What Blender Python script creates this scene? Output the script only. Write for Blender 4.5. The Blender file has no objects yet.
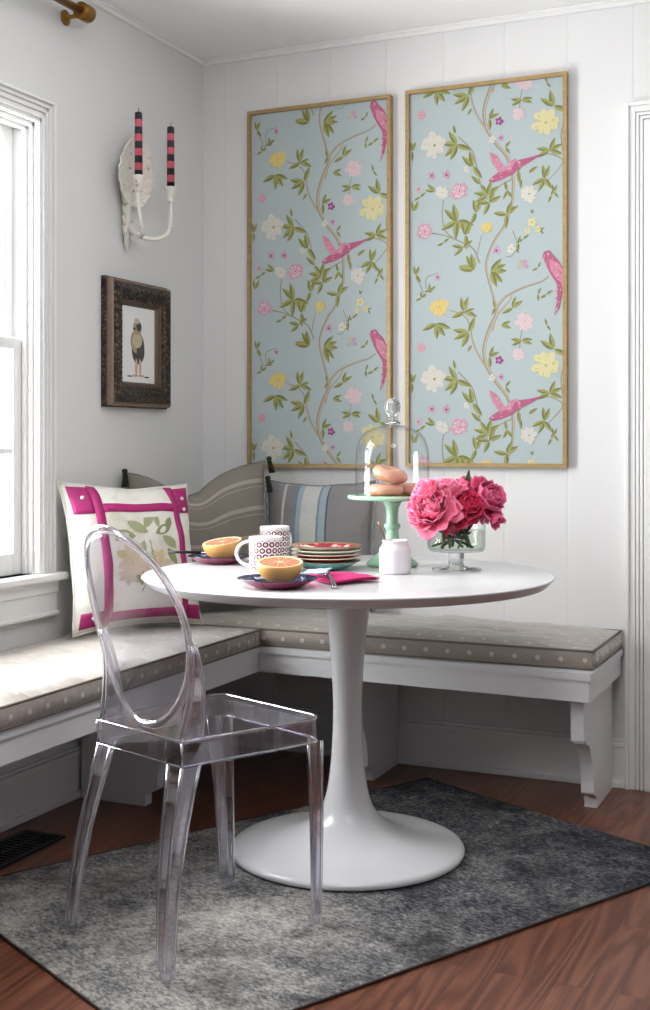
import bpy, math, random
from math import sin, cos, pi, radians as R, sqrt
from mathutils import Vector, Matrix, noise
random.seed(7)
SC = bpy.context.scene
COL = SC.collection

# ------------------------------------------------------------------ mesh helper
class MB:
    def __init__(s):
        s.v = []; s.f = []; s.mi = []; s.sm = []; s.uv = {}
    def add(s, vs, fs, mi=0, sm=True, uvs=None):
        o = len(s.v)
        s.v += [Vector(p) for p in vs]
        if uvs:
            for k, t in enumerate(uvs): s.uv[o + k] = t
        for f in fs:
            s.f.append([o + i for i in f]); s.mi.append(mi); s.sm.append(sm)
        return o
    def box(s, a, b, mi=0, M=None):
        x0, y0, z0 = a; x1, y1, z1 = b
        vs = [(x0,y0,z0),(x1,y0,z0),(x1,y1,z0),(x0,y1,z0),(x0,y0,z1),(x1,y0,z1),(x1,y1,z1),(x0,y1,z1)]
        if M: vs = [M @ Vector(p) for p in vs]
        s.add(vs, [(0,3,2,1),(4,5,6,7),(0,1,5,4),(1,2,6,5),(2,3,7,6),(3,0,4,7)], mi, False)
    def prism(s, poly, h0, h1, fn, mi=0, sm=False):
        """poly in 2D, extruded between h0 and h1; fn(a,b,h) -> xyz"""
        n = len(poly)
        vs = [fn(p[0], p[1], h0) for p in poly] + [fn(p[0], p[1], h1) for p in poly]
        fs = [list(range(n))[::-1], list(range(n, 2*n))]
        s.add(vs, fs, mi, False)
        s.add(vs, [(i, (i+1) % n, n + (i+1) % n, n + i) for i in range(n)], mi, sm)
    def lathe(s, prof, n=48, mi=0, c=(0,0,0), M=None, a0=0, uvh=None, mfn=None):
        """prof: list of (r,z) from one end to the other; r=0 ends close"""
        rings = []; vs = []; uvs = []
        for r, z in prof:
            if r < 1e-6:
                rings.append([len(vs)]); vs.append(Vector((0,0,z))); uvs.append((0,z))
            else:
                st = len(vs)
                for k in range(n + 1 if uvh else n):
                    a = a0 + 2*pi*k/n
                    vs.append(Vector((r*cos(a), r*sin(a), z))); uvs.append((k/n, z))
                rings.append(list(range(st, len(vs))))
        fs = []; ms = []
        for j in range(len(rings)-1):
            A, B = rings[j], rings[j+1]
            if len(A) == 1 and len(B) == 1: continue
            m = n
            for k in range(m):
                k2 = k+1 if uvh else (k+1) % n
                if len(A) == 1: fs.append((A[0], B[k2], B[k]))
                elif len(B) == 1: fs.append((A[k], A[k2], B[0]))
                else: fs.append((A[k], A[k2], B[k2], B[k]))
                ms.append(mfn(j) if mfn else mi)
        if M: vs = [M @ p for p in vs]
        vs = [p + Vector(c) for p in vs]
        o = len(s.v)
        s.v += vs
        if uvh:
            for k, t in enumerate(uvs): s.uv[o+k] = t
        for f, m in zip(fs, ms):
            s.f.append([o+i for i in f]); s.mi.append(m); s.sm.append(True)
    def tube(s, pts, rad, n=10, mi=0, cap=True, flat=1.0, up=None, closed=False):
        pts = [Vector(p) for p in pts]; m = len(pts)
        if not hasattr(rad, '__len__'): rad = [rad]*m
        prev = None; vs = []
        for i, p in enumerate(pts):
            if closed: t = pts[(i+1) % m] - pts[i-1]
            else: t = pts[min(i+1, m-1)] - pts[max(i-1, 0)]
            t.normalize()
            if up is not None:
                side = t.cross(Vector(up))
            elif prev is None:
                side = t.cross(Vector((0,0,1)))
                if side.length < 1e-3: side = t.cross(Vector((1,0,0)))
            else:
                side = prev - t*prev.dot(t)
            side.normalize(); prev = side
            u2 = side.cross(t).normalized()
            for k in range(n):
                a = 2*pi*k/n
                vs.append(p + side*(rad[i]*cos(a)) + u2*(rad[i]*flat*sin(a)))
        fs = []
        rng = m if closed else m-1
        for i in range(rng):
            j = (i+1) % m
            for k in range(n):
                k2 = (k+1) % n
                fs.append((i*n+k, i*n+k2, j*n+k2, j*n+k))
        if cap and not closed:
            fs.append(tuple(range(n))[::-1]); fs.append(tuple(range((m-1)*n, m*n)))
        s.add(vs, fs, mi, True)
    def grid(s, fn, nu, nv, mi=0, uv=True, mfn=None, closeu=False):
        vs = []; uvs = []
        for j in range(nv+1):
            for i in range(nu+1):
                vs.append(fn(i/nu, j/nv)); uvs.append((i/nu, j/nv))
        o = len(s.v)
        s.v += [Vector(p) for p in vs]
        if uv:
            for k, t in enumerate(uvs): s.uv[o+k] = t
        w = nu+1
        for j in range(nv):
            for i in range(nu):
                s.f.append([o+j*w+i, o+j*w+i+1, o+(j+1)*w+i+1, o+(j+1)*w+i])
                s.mi.append(mfn((i+.5)/nu, (j+.5)/nv) if mfn else mi); s.sm.append(True)
    def build(s, name, mats, parent=None, bevel=0, seg=2, loc=None, rot=None, sub=0, solid=0, boxuv=False, weld=0, autos=None):
        me = bpy.data.meshes.new(name)
        me.from_pydata([tuple(p) for p in s.v], [], s.f)
        if not isinstance(mats, (list, tuple)): mats = [mats]
        for m in mats: me.materials.append(m)
        for p, mi, sm in zip(me.polygons, s.mi, s.sm):
            p.material_index = mi; p.use_smooth = sm
        if s.uv or boxuv:
            L = me.uv_layers.new(name='UVMap')
            for p in me.polygons:
                for li in p.loop_indices:
                    vi = me.loops[li].vertex_index
                    if boxuv:
                        co = me.vertices[vi].co; n = p.normal
                        ax = max(range(3), key=lambda k: abs(n[k]))
                        L.data[li].uv = ((co.y, co.z), (co.x, co.z), (co.x, co.y))[ax]
                    else:
                        L.data[li].uv = s.uv.get(vi, (0, 0))
        me.validate(); me.update()
        ob = bpy.data.objects.new(name, me); COL.objects.link(ob)
        if parent: ob.parent = parent
        if loc: ob.location = loc
        if rot: ob.rotation_euler = rot
        if weld:
            w = ob.modifiers.new('w', 'WELD'); w.merge_threshold = weld
        if solid:
            m = ob.modifiers.new('s', 'SOLIDIFY'); m.thickness = solid; m.offset = 0
        if sub:
            m = ob.modifiers.new('sub', 'SUBSURF'); m.levels = sub; m.render_levels = sub
        if bevel:
            m = ob.modifiers.new('b', 'BEVEL'); m.width = bevel; m.segments = seg; m.limit_method = 'ANGLE'; m.angle_limit = R(35)
        return ob

def thing(name, label, cat, loc=(0,0,0), rot=0, group=None):
    o = bpy.data.objects.new(name, None); COL.objects.link(o)
    o.empty_display_size = .05
    o.location = loc; o.rotation_euler = (0,0,rot) if not hasattr(rot, '__len__') else rot
    return tag(o, label, cat, group)
def tag(o, label, cat, group=None):
    o['label'] = label; o['category'] = cat
    if group: o['group'] = group
    return o
def struct(o):
    o['kind'] = 'structure'; return o
def dup(root, loc=None, rot=None, label=None, group=None):
    r = root.copy(); COL.objects.link(r)
    if loc is not None: r.location = loc
    if rot is not None: r.rotation_euler = (0,0,rot) if not hasattr(rot, '__len__') else rot
    if label: r['label'] = label
    if group: r['group'] = group
    for ch in list(root.children):
        c = ch.copy(); COL.objects.link(c); c.parent = r
        for g in list(ch.children):
            d = g.copy(); COL.objects.link(d); d.parent = c
    return r

# ------------------------------------------------------------------ materials
def S(c):
    """sRGB 0-255 -> linear"""
    def f(x):
        x /= 255
        return x/12.92 if x <= .04045 else ((x+.055)/1.055)**2.4
    return (f(c[0]), f(c[1]), f(c[2]), 1)
class NT:
    def __init__(s, name):
        s.m = bpy.data.materials.new(name); s.m.use_nodes = True
        s.t = s.m.node_tree; s.n = s.t.nodes
        s.b = s.n['Principled BSDF']; s.out = s.n['Material Output']
    def new(s, ty, **kw):
        n = s.n.new(ty)
        for k, v in kw.items():
            if hasattr(n, k): setattr(n, k, v)
        return n
    def link(s, a, b): s.t.links.new(a, b)
    def inp(s, sock, v):
        if hasattr(v, 'links') or isinstance(v, bpy.types.NodeSocket): s.link(v, sock)
        else: sock.default_value = v
    def math(s, op, a, b=0., c=None):
        n = s.new('ShaderNodeMath', operation=op)
        s.inp(n.inputs[0], a); s.inp(n.inputs[1], b)
        if c is not None: s.inp(n.inputs[2], c)
        return n.outputs[0]
    def mix(s, f, a, b, bt='MIX'):
        n = s.new('ShaderNodeMix', data_type='RGBA', blend_type=bt)
        s.inp(n.inputs[0], f); s.inp(n.inputs[6], a); s.inp(n.inputs[7], b)
        return n.outputs[2]
    def coord(s, k='Object'): return s.new('ShaderNodeTexCoord').outputs[k]
    def mapping(s, vec, scale=(1,1,1), rot=(0,0,0), loc=(0,0,0)):
        n = s.new('ShaderNodeMapping'); s.link(vec, n.inputs[0])
        n.inputs['Scale'].default_value = scale; n.inputs['Rotation'].default_value = rot; n.inputs['Location'].default_value = loc
        return n.outputs[0]
    def noise(s, vec, scale=5, detail=3, rough=.5, dist=0):
        n = s.new('ShaderNodeTexNoise'); s.link(vec, n.inputs['Vector'])
        n.inputs['Scale'].default_value = scale; n.inputs['Detail'].default_value = detail
        n.inputs['Roughness'].default_value = rough; n.inputs['Distortion'].default_value = dist
        return n.outputs['Fac']
    def ramp(s, f, stops, interp='LINEAR'):
        n = s.new('ShaderNodeValToRGB'); s.inp(n.inputs[0], f)
        n.color_ramp.interpolation = interp
        e = n.color_ramp.elements
        while len(e) < len(stops): e.new(.5)
        for k, (p, c) in enumerate(stops):
            e[k].position = p; e[k].color = c if len(c) == 4 else (*c, 1)
        return n.outputs[0]
    def bump(s, h, strength=.3, dist=.01):
        n = s.new('ShaderNodeBump'); s.link(h, n.inputs['Height'])
        n.inputs['Strength'].default_value = strength; n.inputs['Distance'].default_value = dist
        s.link(n.outputs[0], s.b.inputs['Normal']); return n
    def sep(s, vec):
        n = s.new('ShaderNodeSeparateXYZ'); s.link(vec, n.inputs[0]); return n.outputs
    def base(s, c, rough=.5, metal=0, spec=.5):
        s.inp(s.b.inputs['Base Color'], c); s.inp(s.b.inputs['Roughness'], rough)
        s.b.inputs['Metallic'].default_value = metal; s.b.inputs['Specular IOR Level'].default_value = spec
        return s
def simple(name, c, rough=.5, metal=0, spec=.5, var=.06, nscale=30, bump=0, bscale=80):
    t = NT(name); co = t.coord()
    c = S(c) if max(c[:3]) > 1.01 else (*c[:3], 1)
    if var:
        nz = t.noise(co, nscale, 3)
        d = tuple(x*(1-var*2) for x in c[:3]) + (1,)
        t.base(t.mix(nz, d, c), rough, metal, spec)
    else: t.base(c, rough, metal, spec)
    if bump: t.bump(t.noise(co, bscale, 3), bump, .004)
    return t.m

def thin_glass(name, tint=(1,1,1), ior=1.45, rough=.0, edge=None):
    """clear thin-walled glass: see-through, mirror reflection by Fresnel"""
    t = NT(name); t.n.remove(t.b)
    tr = t.new('ShaderNodeBsdfTransparent'); tr.inputs[0].default_value = (*tint, 1)
    if edge:
        lw = t.new('ShaderNodeLayerWeight'); lw.inputs[0].default_value = .35
        t.link(t.mix(t.math('POWER', lw.outputs['Facing'], 3.0), (*tint,1), (*edge,1)), tr.inputs[0])
    gl = t.new('ShaderNodeBsdfGlossy'); gl.inputs['Roughness'].default_value = rough
    fw = t.new('ShaderNodeLayerWeight'); fw.inputs[0].default_value = .5
    f0 = ((ior-1)/(ior+1))**2
    fr = t.math('ADD', f0, t.math('MULTIPLY', t.math('POWER', fw.outputs['Facing'], 5.), 1-f0))
    mx = t.new('ShaderNodeMixShader')
    t.link(fr, mx.inputs[0]); t.link(tr.outputs[0], mx.inputs[1]); t.link(gl.outputs[0], mx.inputs[2])
    t.link(mx.outputs[0], t.out.inputs[0]); return t.m

def acrylic(name, clear=.58):
    t = NT(name)
    t.base((.95,.94,1,1), .0, 0, .5)
    t.b.inputs['Transmission Weight'].default_value = 1; t.b.inputs['IOR'].default_value = 1.5
    tr = t.new('ShaderNodeBsdfTransparent'); tr.inputs[0].default_value = (.93,.925,.98,1)
    mx = t.new('ShaderNodeMixShader'); mx.inputs[0].default_value = clear
    t.link(t.b.outputs[0], mx.inputs[1]); t.link(tr.outputs[0], mx.inputs[2])
    t.link(mx.outputs[0], t.out.inputs[0]); return t.m

def m_wall(name, grooves=False, c=(.745,.745,.735)):
    t = NT(name); co = t.coord()
    nz = t.noise(co, 3, 4)
    t.base(t.mix(nz, (c[0]*.97, c[1]*.97, c[2]*.97, 1), (*c, 1)), .55, 0, .35)
    h = t.math('MULTIPLY', t.noise(co, 60, 3), .12)
    if grooves:
        x = t.sep(co)[0]
        d = t.math('ABSOLUTE', t.math('SUBTRACT', t.math('FRACT', t.math('DIVIDE', t.math('ADD', x, .013), .203)), .5))
        g = t.math('MINIMUM', t.math('MULTIPLY', d, 40), 1)
        h = t.math('ADD', h, g)
    t.bump(h, .35, .003); return t.m

def m_floor():
    t = NT('oak_floor'); co = t.coord()
    # planks run along world y
    v = t.mapping(co, rot=(0,0,R(90)))
    b = t.new('ShaderNodeTexBrick'); t.link(v, b.inputs['Vector'])
    b.inputs['Scale'].default_value = 1; b.inputs['Brick Width'].default_value = .55; b.inputs['Row Height'].default_value = .062
    b.inputs['Mortar Size'].default_value = .0008; b.inputs['Mortar Smooth'].default_value = .2
    b.inputs['Color1'].default_value = (0,0,0,1); b.inputs['Color2'].default_value = (1,1,1,1); b.inputs['Mortar'].default_value = (.5,.5,.5,1)
    b.offset = .37; b.squash = 1
    # per plank offset of the grain
    off = t.new('ShaderNodeVectorMath', operation='SCALE'); t.link(b.outputs['Color'], off.inputs[0]); off.inputs['Scale'].default_value = 9
    ad = t.new('ShaderNodeVectorMath', operation='ADD'); t.link(co, ad.inputs[0]); t.link(off.outputs[0], ad.inputs[1])
    g = t.noise(t.mapping(ad.outputs[0], scale=(11, 1.0, 1)), 1.0, 1, .4, .2)
    rings = t.math('ADD', t.math('MULTIPLY', t.math('SINE', t.math('MULTIPLY', g, 62)), .5), .5)
    fine = t.noise(t.mapping(ad.outputs[0], scale=(220, 7, 1)), 1, 3)
    grain = t.math('ADD', t.math('MULTIPLY', rings, .34), t.math('MULTIPLY', fine, .62))
    c = t.ramp(grain, [(.2, S((74,40,28))), (.5, S((112,68,48))), (.85, S((146,98,72)))])
    pl = t.noise(off.outputs[0], 1.3, 0)
    c = t.mix(t.math('MULTIPLY', pl, .55), c, S((92,46,30)), 'MIX')
    c = t.mix(t.math('MULTIPLY', b.outputs['Fac'], .75), c, S((38,20,14)))
    t.base(c, t.math('ADD', .24, t.math('MULTIPLY', fine, .16)), 0, .45)
    t.bump(t.math('SUBTRACT', t.math('MULTIPLY', fine, .3), b.outputs['Fac']), .25, .002)
    return t.m

def m_rug():
    t = NT('distressed_rug'); co = t.coord()
    big = t.noise(co, 2.1, 5, .62, .5); mid = t.noise(co, 9, 6, .72, .9); fine = t.noise(t.mapping(co, scale=(1,1.8,1)), 75, 4, .75)
    xyz = t.sep(co)
    # darker and bluer towards the far right corner
    g = t.math('MULTIPLY', t.math('ADD', xyz[1], t.math('MULTIPLY', xyz[0], .35)), .33)
    k = t.math('ADD', t.math('ADD', t.math('MULTIPLY', big, .55), t.math('MULTIPLY', mid, .45)), t.math('MULTIPLY', g, -.38))
    k2 = t.math('ADD', t.math('MULTIPLY', k, .62), t.math('MULTIPLY', fine, .46))
    c = t.ramp(k2, [(.37, S((18,20,28))), (.45, S((54,56,64))), (.525, S((100,100,101))), (.60, S((150,147,141))), (.72, S((194,190,182)))])
    n2 = t.noise(t.mapping(co, loc=(3,5,1)), 5, 5, .7)
    c = t.mix(t.ramp(n2, [(.50,(0,0,0,1)),(.66,(.7,.7,.7,1))]), c, S((46,45,45)))
    t.base(c, .95, 0, .1)
    t.bump(fine, .5, .006); return t.m

def m_dots(name, base=(158,149,140), dot=(196,190,184), sp=.066, r=.0068, weave=True):
    t = NT(name); u = t.coord('UV'); x, y, z = t.sep(u)
    ux = t.math('DIVIDE', x, sp); uy = t.math('DIVIDE', t.math('ADD', y, .040), sp)
    row = t.math('FLOOR', uy)
    ux2 = t.math('ADD', ux, t.math('MULTIPLY', t.math('MODULO', t.math('ABSOLUTE', row), 2.), .5))
    dx = t.math('MULTIPLY', t.math('SUBTRACT', t.math('FRACT', ux2), .5), sp)
    dy = t.math('MULTIPLY', t.math('SUBTRACT', t.math('FRACT', uy), .5), sp)
    d = t.math('SQRT', t.math('ADD', t.math('MULTIPLY', dx, dx), t.math('MULTIPLY', dy, dy)))
    f = t.math('LESS_THAN', d, r)
    co = t.coord()
    nz = t.noise(co, 140, 2); soft = t.noise(co, 12, 3)
    b = t.mix(nz, S(tuple(k*.92 for k in base)), S(base))
    t.base(t.mix(f, b, S(dot)), .62, 0, .35)
    t.b.inputs['Sheen Weight'].default_value = .5; t.b.inputs['Sheen Roughness'].default_value = .4
    w = t.noise(t.mapping(co, rot=(0,0,.5), scale=(5,14,5)), 1.4, 3, .6, 1.2)
    t.bump(t.math('ADD', t.math('MULTIPLY', w, 1.), t.math('MULTIPLY', nz, .04)), .55, .012)
    return t.m

def m_pillow(name, kind):
    t = NT(name); u = t.coord('UV'); x, y, z = t.sep(u); co = t.coord()
    wv = t.noise(t.mapping(u, scale=(1,1,1)), 220, 2)
    wr = t.noise(u, 5, 3, .6, .8)
    if kind == 'stripe':
        fy = t.math('FRACT', t.math('MULTIPLY', y, 5.2))
        f = t.math('LESS_THAN', t.math('ABSOLUTE', t.math('SUBTRACT', fy, .5)), .075)
        f2 = t.math('LESS_THAN', t.math('ABSOLUTE', t.math('SUBTRACT', fy, .27)), .015)
        c = t.mix(wv, S((112,106,99)), S((136,130,121)))
        c = t.mix(t.math('MULTIPLY', t.math('MAXIMUM', f, f2), .5), c, S((184,176,166)))
    elif kind == 'bands':
        c = t.mix(wv, S((118,116,116)), S((140,138,138)))
        bands = [(.19,.215,(178,176,172)),(.31,.34,(116,130,142)),(.34,.385,(150,164,172)),(.385,.53,(190,192,188)),(.53,.55,(120,134,146)),(.55,.61,(150,164,174)),(.61,.625,(84,90,104))]
        for a, b2, cc in bands:
            f = t.math('MULTIPLY', t.math('GREATER_THAN', x, a), t.math('LESS_THAN', x, b2))
            c = t.mix(f, c, S(cc))
    else:
        n1 = t.noise(u, 4.5, 4, .6, .6); n2 = t.noise(t.mapping(u, loc=(4,2,0)), 6, 4, .6, .4)
        c = t.mix(wv, S((222,219,210)), S((236,234,226)))
        c = t.mix(t.ramp(n1, [(.52,(0,0,0,1)),(.66,(.5,.5,.5,1))]), c, S((186,186,158)))
        c = t.mix(t.ramp(n2, [(.56,(0,0,0,1)),(.7,(.45,.45,.45,1))]), c, S((214,190,158)))
    t.base(c, .9, 0, .15); t.b.inputs['Sheen Weight'].default_value = .15
    t.bump(t.math('ADD', wr, t.math('MULTIPLY', wv, .12)), .5, .012)
    return t.m

def m_mug():
    t = NT('ring_print_ceramic'); u = t.coord('UV'); x, y, z = t.sep(u)
    uy = t.math('DIVIDE', y, .0158); row = t.math('FLOOR', uy)
    ux = t.math('ADD', t.math('MULTIPLY', x, 16), t.math('MULTIPLY', t.math('MODULO', row, 2.), .5))
    dx = t.math('SUBTRACT', t.math('FRACT', ux), .5); dy = t.math('SUBTRACT', t.math('FRACT', uy), .5)
    d = t.math('SQRT', t.math('ADD', t.math('MULTIPLY', dx, dx), t.math('MULTIPLY', dy, dy)))
    ring = t.math('LESS_THAN', t.math('ABSOLUTE', t.math('SUBTRACT', d, .34)), .12)
    dot = t.math('LESS_THAN', d, .07)
    f = t.math('MAXIMUM', ring, dot)
    f = t.math('MULTIPLY', f, t.math('GREATER_THAN', y, .006)); f = t.math('MULTIPLY', f, t.math('LESS_THAN', y, .0815))
    t.base(t.mix(f, S((222,218,218)), S((104,28,52))), .25, 0, .5); return t.m

def m_top_plate():
    t = NT('floral_plate_print'); co = t.coord()
    v = t.new('ShaderNodeTexVoronoi'); t.link(co, v.inputs['Vector']); v.inputs['Scale'].default_value = 34
    n1 = t.noise(co, 30, 3, .6, .5)
    c = t.ramp(v.outputs['Distance'], [(.18, S((226,196,190))), (.32, S((178,52,78))), (.6, S((132,32,52)))])
    c = t.mix(t.ramp(n1, [(.56,(0,0,0,1)),(.6,(1,1,1,1))]), c, S((232,212,196)))
    t.base(c, .25); return t.m

def m_blue_plate():
    t = NT('navy_floral_glaze'); co = t.coord()
    n1 = t.noise(co, 42, 3, .6, .7)
    c = t.ramp(n1, [(.42, S((24,28,58))), (.55, S((46,54,92))), (.62, S((176,184,204)))])
    t.base(c, .2); return t.m

def m_citrus():
    t = NT('grapefruit_flesh'); co = t.coord(); x, y, z = t.sep(co)
    a = t.math('ARCTAN2', y, x)
    r = t.math('SQRT', t.math('ADD', t.math('MULTIPLY', x, x), t.math('MULTIPLY', y, y)))
    k = t.math('ABSOLUTE', t.math('SUBTRACT', t.math('FRACT', t.math('MULTIPLY', a, 11/(2*pi))), .5))
    mem = t.math('GREATER_THAN', k, t.math('SUBTRACT', .5, t.math('DIVIDE', .0011, t.math('MAXIMUM', r, .004))))
    nz = t.noise(t.mapping(co, scale=(1,1,1)), 160, 3, .6, 1.5)
    c = t.mix(nz, S((196,72,48)), S((240,146,108)))
    f = t.math('MAXIMUM', mem, t.math('LESS_THAN', r, .0065))
    c = t.mix(f, c, S((248,206,170)))
    t.base(c, .25, 0, .5); t.bump(nz, .4, .002); return t.m

def m_candle():
    t = NT('striped_wax'); z = t.sep(t.coord())[2]
    f = t.math('LESS_THAN', t.math('FRACT', t.math('DIVIDE', z, .0444)), .5)
    t.base(t.mix(f, S((190,80,100)), S((16,15,28))), .45); return t.m

def m_frame_dark():
    t = NT('carved_bronze_frame'); co = t.coord()
    v = t.new('ShaderNodeTexVoronoi'); t.link(co, v.inputs['Vector']); v.inputs['Scale'].default_value = 90
    n1 = t.noise(co, 60, 4, .7)
    c = t.ramp(t.math('ADD', t.math('MULTIPLY', v.outputs['Distance'], .6), t.math('MULTIPLY', n1, .5)), [(.25, S((112,98,80))), (.5, S((58,48,40))), (.75, S((30,25,22)))])
    t.base(c, .42, .35, .5); t.bump(v.outputs['Distance'], .7, .006); return t.m

def m_gold():
    t = NT('antique_gold_leaf'); co = t.coord()
    n1 = t.noise(t.mapping(co, scale=(3,3,14)), 8, 4, .6); n2 = t.noise(co, 90, 2)
    c = t.mix(n1, S((138,112,70)), S((190,164,112)))
    t.base(t.mix(t.math('MULTIPLY', n2, .3), c, S((110,86,52))), .42, .3, .5); return t.m

def m_peony(name, a, b):
    t = NT(name); u = t.coord('UV'); x, y, z = t.sep(u)
    n1 = t.noise(t.mapping(u, scale=(14,1.6,1)), 1.5, 3)
    f = t.math('ADD', t.math('MULTIPLY', y, .75), t.math('MULTIPLY', n1, .35))
    t.base(t.mix(f, S(a), S(b)), .6, 0, .25)
    t.b.inputs['Subsurface Weight'].default_value = .0
    t.b.inputs['Sheen Weight'].default_value = .2
    return t.m

def m_weathered():
    t = NT('weathered_white_paint'); co = t.coord()
    n1 = t.noise(co, 70, 4, .7)
    c = t.mix(t.ramp(n1, [(.60,(0,0,0,1)),(.68,(1,1,1,1))]), S((218,214,206)), S((140,118,104)))
    t.base(c, .6); t.bump(n1, .3, .003); return t.m

WALL_R = m_wall('unseen_wall_grey', c=(.30,.31,.32)); WALL_L = m_wall('painted_plaster', c=(.70,.70,.695)); WALL_B = m_wall('painted_boards', True, c=(.71,.71,.705))  # unseen right and rear walls are set dark to cut low fill light
CEIL = m_wall('ceiling_paint', c=(.90,.90,.895))
TRIM = simple('white_trim_paint', (.80,.80,.79), .32, var=.015, nscale=6)
BENCHP = simple('bench_white_paint', (.76,.76,.77), .38, var=.03, nscale=9, bump=.08)
WHITE = simple('white_lacquer', (.655,.655,.665), .2, var=.01, nscale=4)
FLOOR = m_floor(); RUG = m_rug(); RUGB = simple('rug_binding', (58,48,42), .9, var=.15, nscale=200)
CUSH = m_dots('taupe_dot_fabric'); CUSHT = m_dots('lit_top_dot_fabric', (172,165,156), (190,184,177)); PIPE = simple('taupe_piping', (120,110,102), .7)  # lighter copy for cushion tops: window light and sheen put into the colour
ACR = acrylic('clear_polycarbonate'); ACRE = acrylic('polycarbonate_edge', .12); ACRR = acrylic('polycarbonate_rim', .32)
PANE = thin_glass('window_pane')
VGLASS = thin_glass('vase_glass', (.97,.98,.975), 1.45, edge=(.30,.36,.34))
GLASS = thin_glass('clear_glass', (.985,.99,.99), 1.45, edge=(.50,.53,.54))
CLEARPANE = thin_glass('clear_polycarbonate_sheet', (.93,.925,.96), 1.5, edge=(.72,.71,.80))
THICKG = NT('solid_clear_glass'); THICKG.base((.97,.98,.98,1), 0); THICKG.b.inputs['Transmission Weight'].default_value = 1; THICKG.b.inputs['IOR'].default_value = 1.45; THICKG = THICKG.m
WATER = thin_glass('vase_water', (.86,.90,.86), 1.33)
GOLD = m_gold(); BRASS = simple('aged_brass', (150,112,52), .32, .85, var=.2, nscale=40)
BRONZE = m_frame_dark(); CARVE3 = simple('bronze_inner', (92,74,60), .4, .3, var=.2, nscale=70); CARVE2 = simple('bronze_edge', (150,128,112), .4, .4, var=.25, nscale=60)
JADE = simple('jadeite_glass', (158,204,172), .16, var=.04, nscale=8)
STEEL = simple('polished_steel', (190,190,195), .2, 1, var=.03)
BLACK = simple('black_metal', (18,18,20), .45, .3, var=.1)
MAG = simple('magenta_ribbon', (170,26,108), .55, var=.1, nscale=60, bump=.15, bscale=200)
NAPK = simple('magenta_linen', (196,22,108), .85, var=.12, nscale=120, bump=.25, bscale=220)
BLUEC = simple('pale_blue_cotton', (176,188,216), .85, var=.08, nscale=120, bump=.2, bscale=200)
PLUM = simple('plum_glaze', (140,56,84), .22, var=.06)
BRANCH= [('trunk',[(0.291,1.061),(0.296,1.033),(0.272,0.983),(0.255,0.923),(0.262,0.869),(0.291,0.818),(0.33,0.767),(0.349,0.704),(0.349,0.647),(0.346,0.619),(0.325,0.554),(0.291,0.507),(0.267,0.455),(0.263,0.411),(0.282,0.339),(0.294,0.295)],0.0085),('limb',[(0.291,1.044),(0.325,1.084),(0.382,1.11),(0.439,1.126),(0.465,1.142)],0.006),('limb',[(0.282,0.978),(0.298,1.025),(0.339,1.073),(0.346,1.091)],0.004),('limb',[(0.259,0.865),(0.228,0.916),(0.213,0.962),(0.208,0.998),(0.184,1.031),(0.139,1.049)],0.005),('twig',[(0.346,0.695),(0.296,0.672),(0.259,0.634)],0.003),('twig',[(0.24,0.437),(0.218,0.484),(0.179,0.507),(0.129,0.541),(0.114,0.596),(0.119,0.649)],0.0035),('twig',[(0.079,0.543),(0.129,0.53),(0.184,0.505)],0.003),('twig',[(0.233,0.465),(0.24,0.5),(0.247,0.527)],0.002),('twig',[(0.169,0.849),(0.213,0.801),(0.226,0.765),(0.238,0.711),(0.247,0.675)],0.0028),('twig',[(0.439,0.768),(0.477,0.761),(0.509,0.737),(0.477,0.696),(0.439,0.664)],0.0028),('twig',[(0.509,0.85),(0.503,0.816),(0.509,0.763)],0.003),('twig',[(0.373,0.948),(0.38,0.983)],0.002),('twig',[(0.371,0.913),(0.373,0.948)],0.002),('twig',[(0.023,1.16),(0.043,1.126),(0.059,1.093)],0.002),('twig',[(0.059,0.363),(0.061,0.399),(0.099,0.412)],0.002),('twig',[(0.349,0.531),(0.363,0.487),(0.344,0.452),(0.325,0.453)],0.002)]
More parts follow.
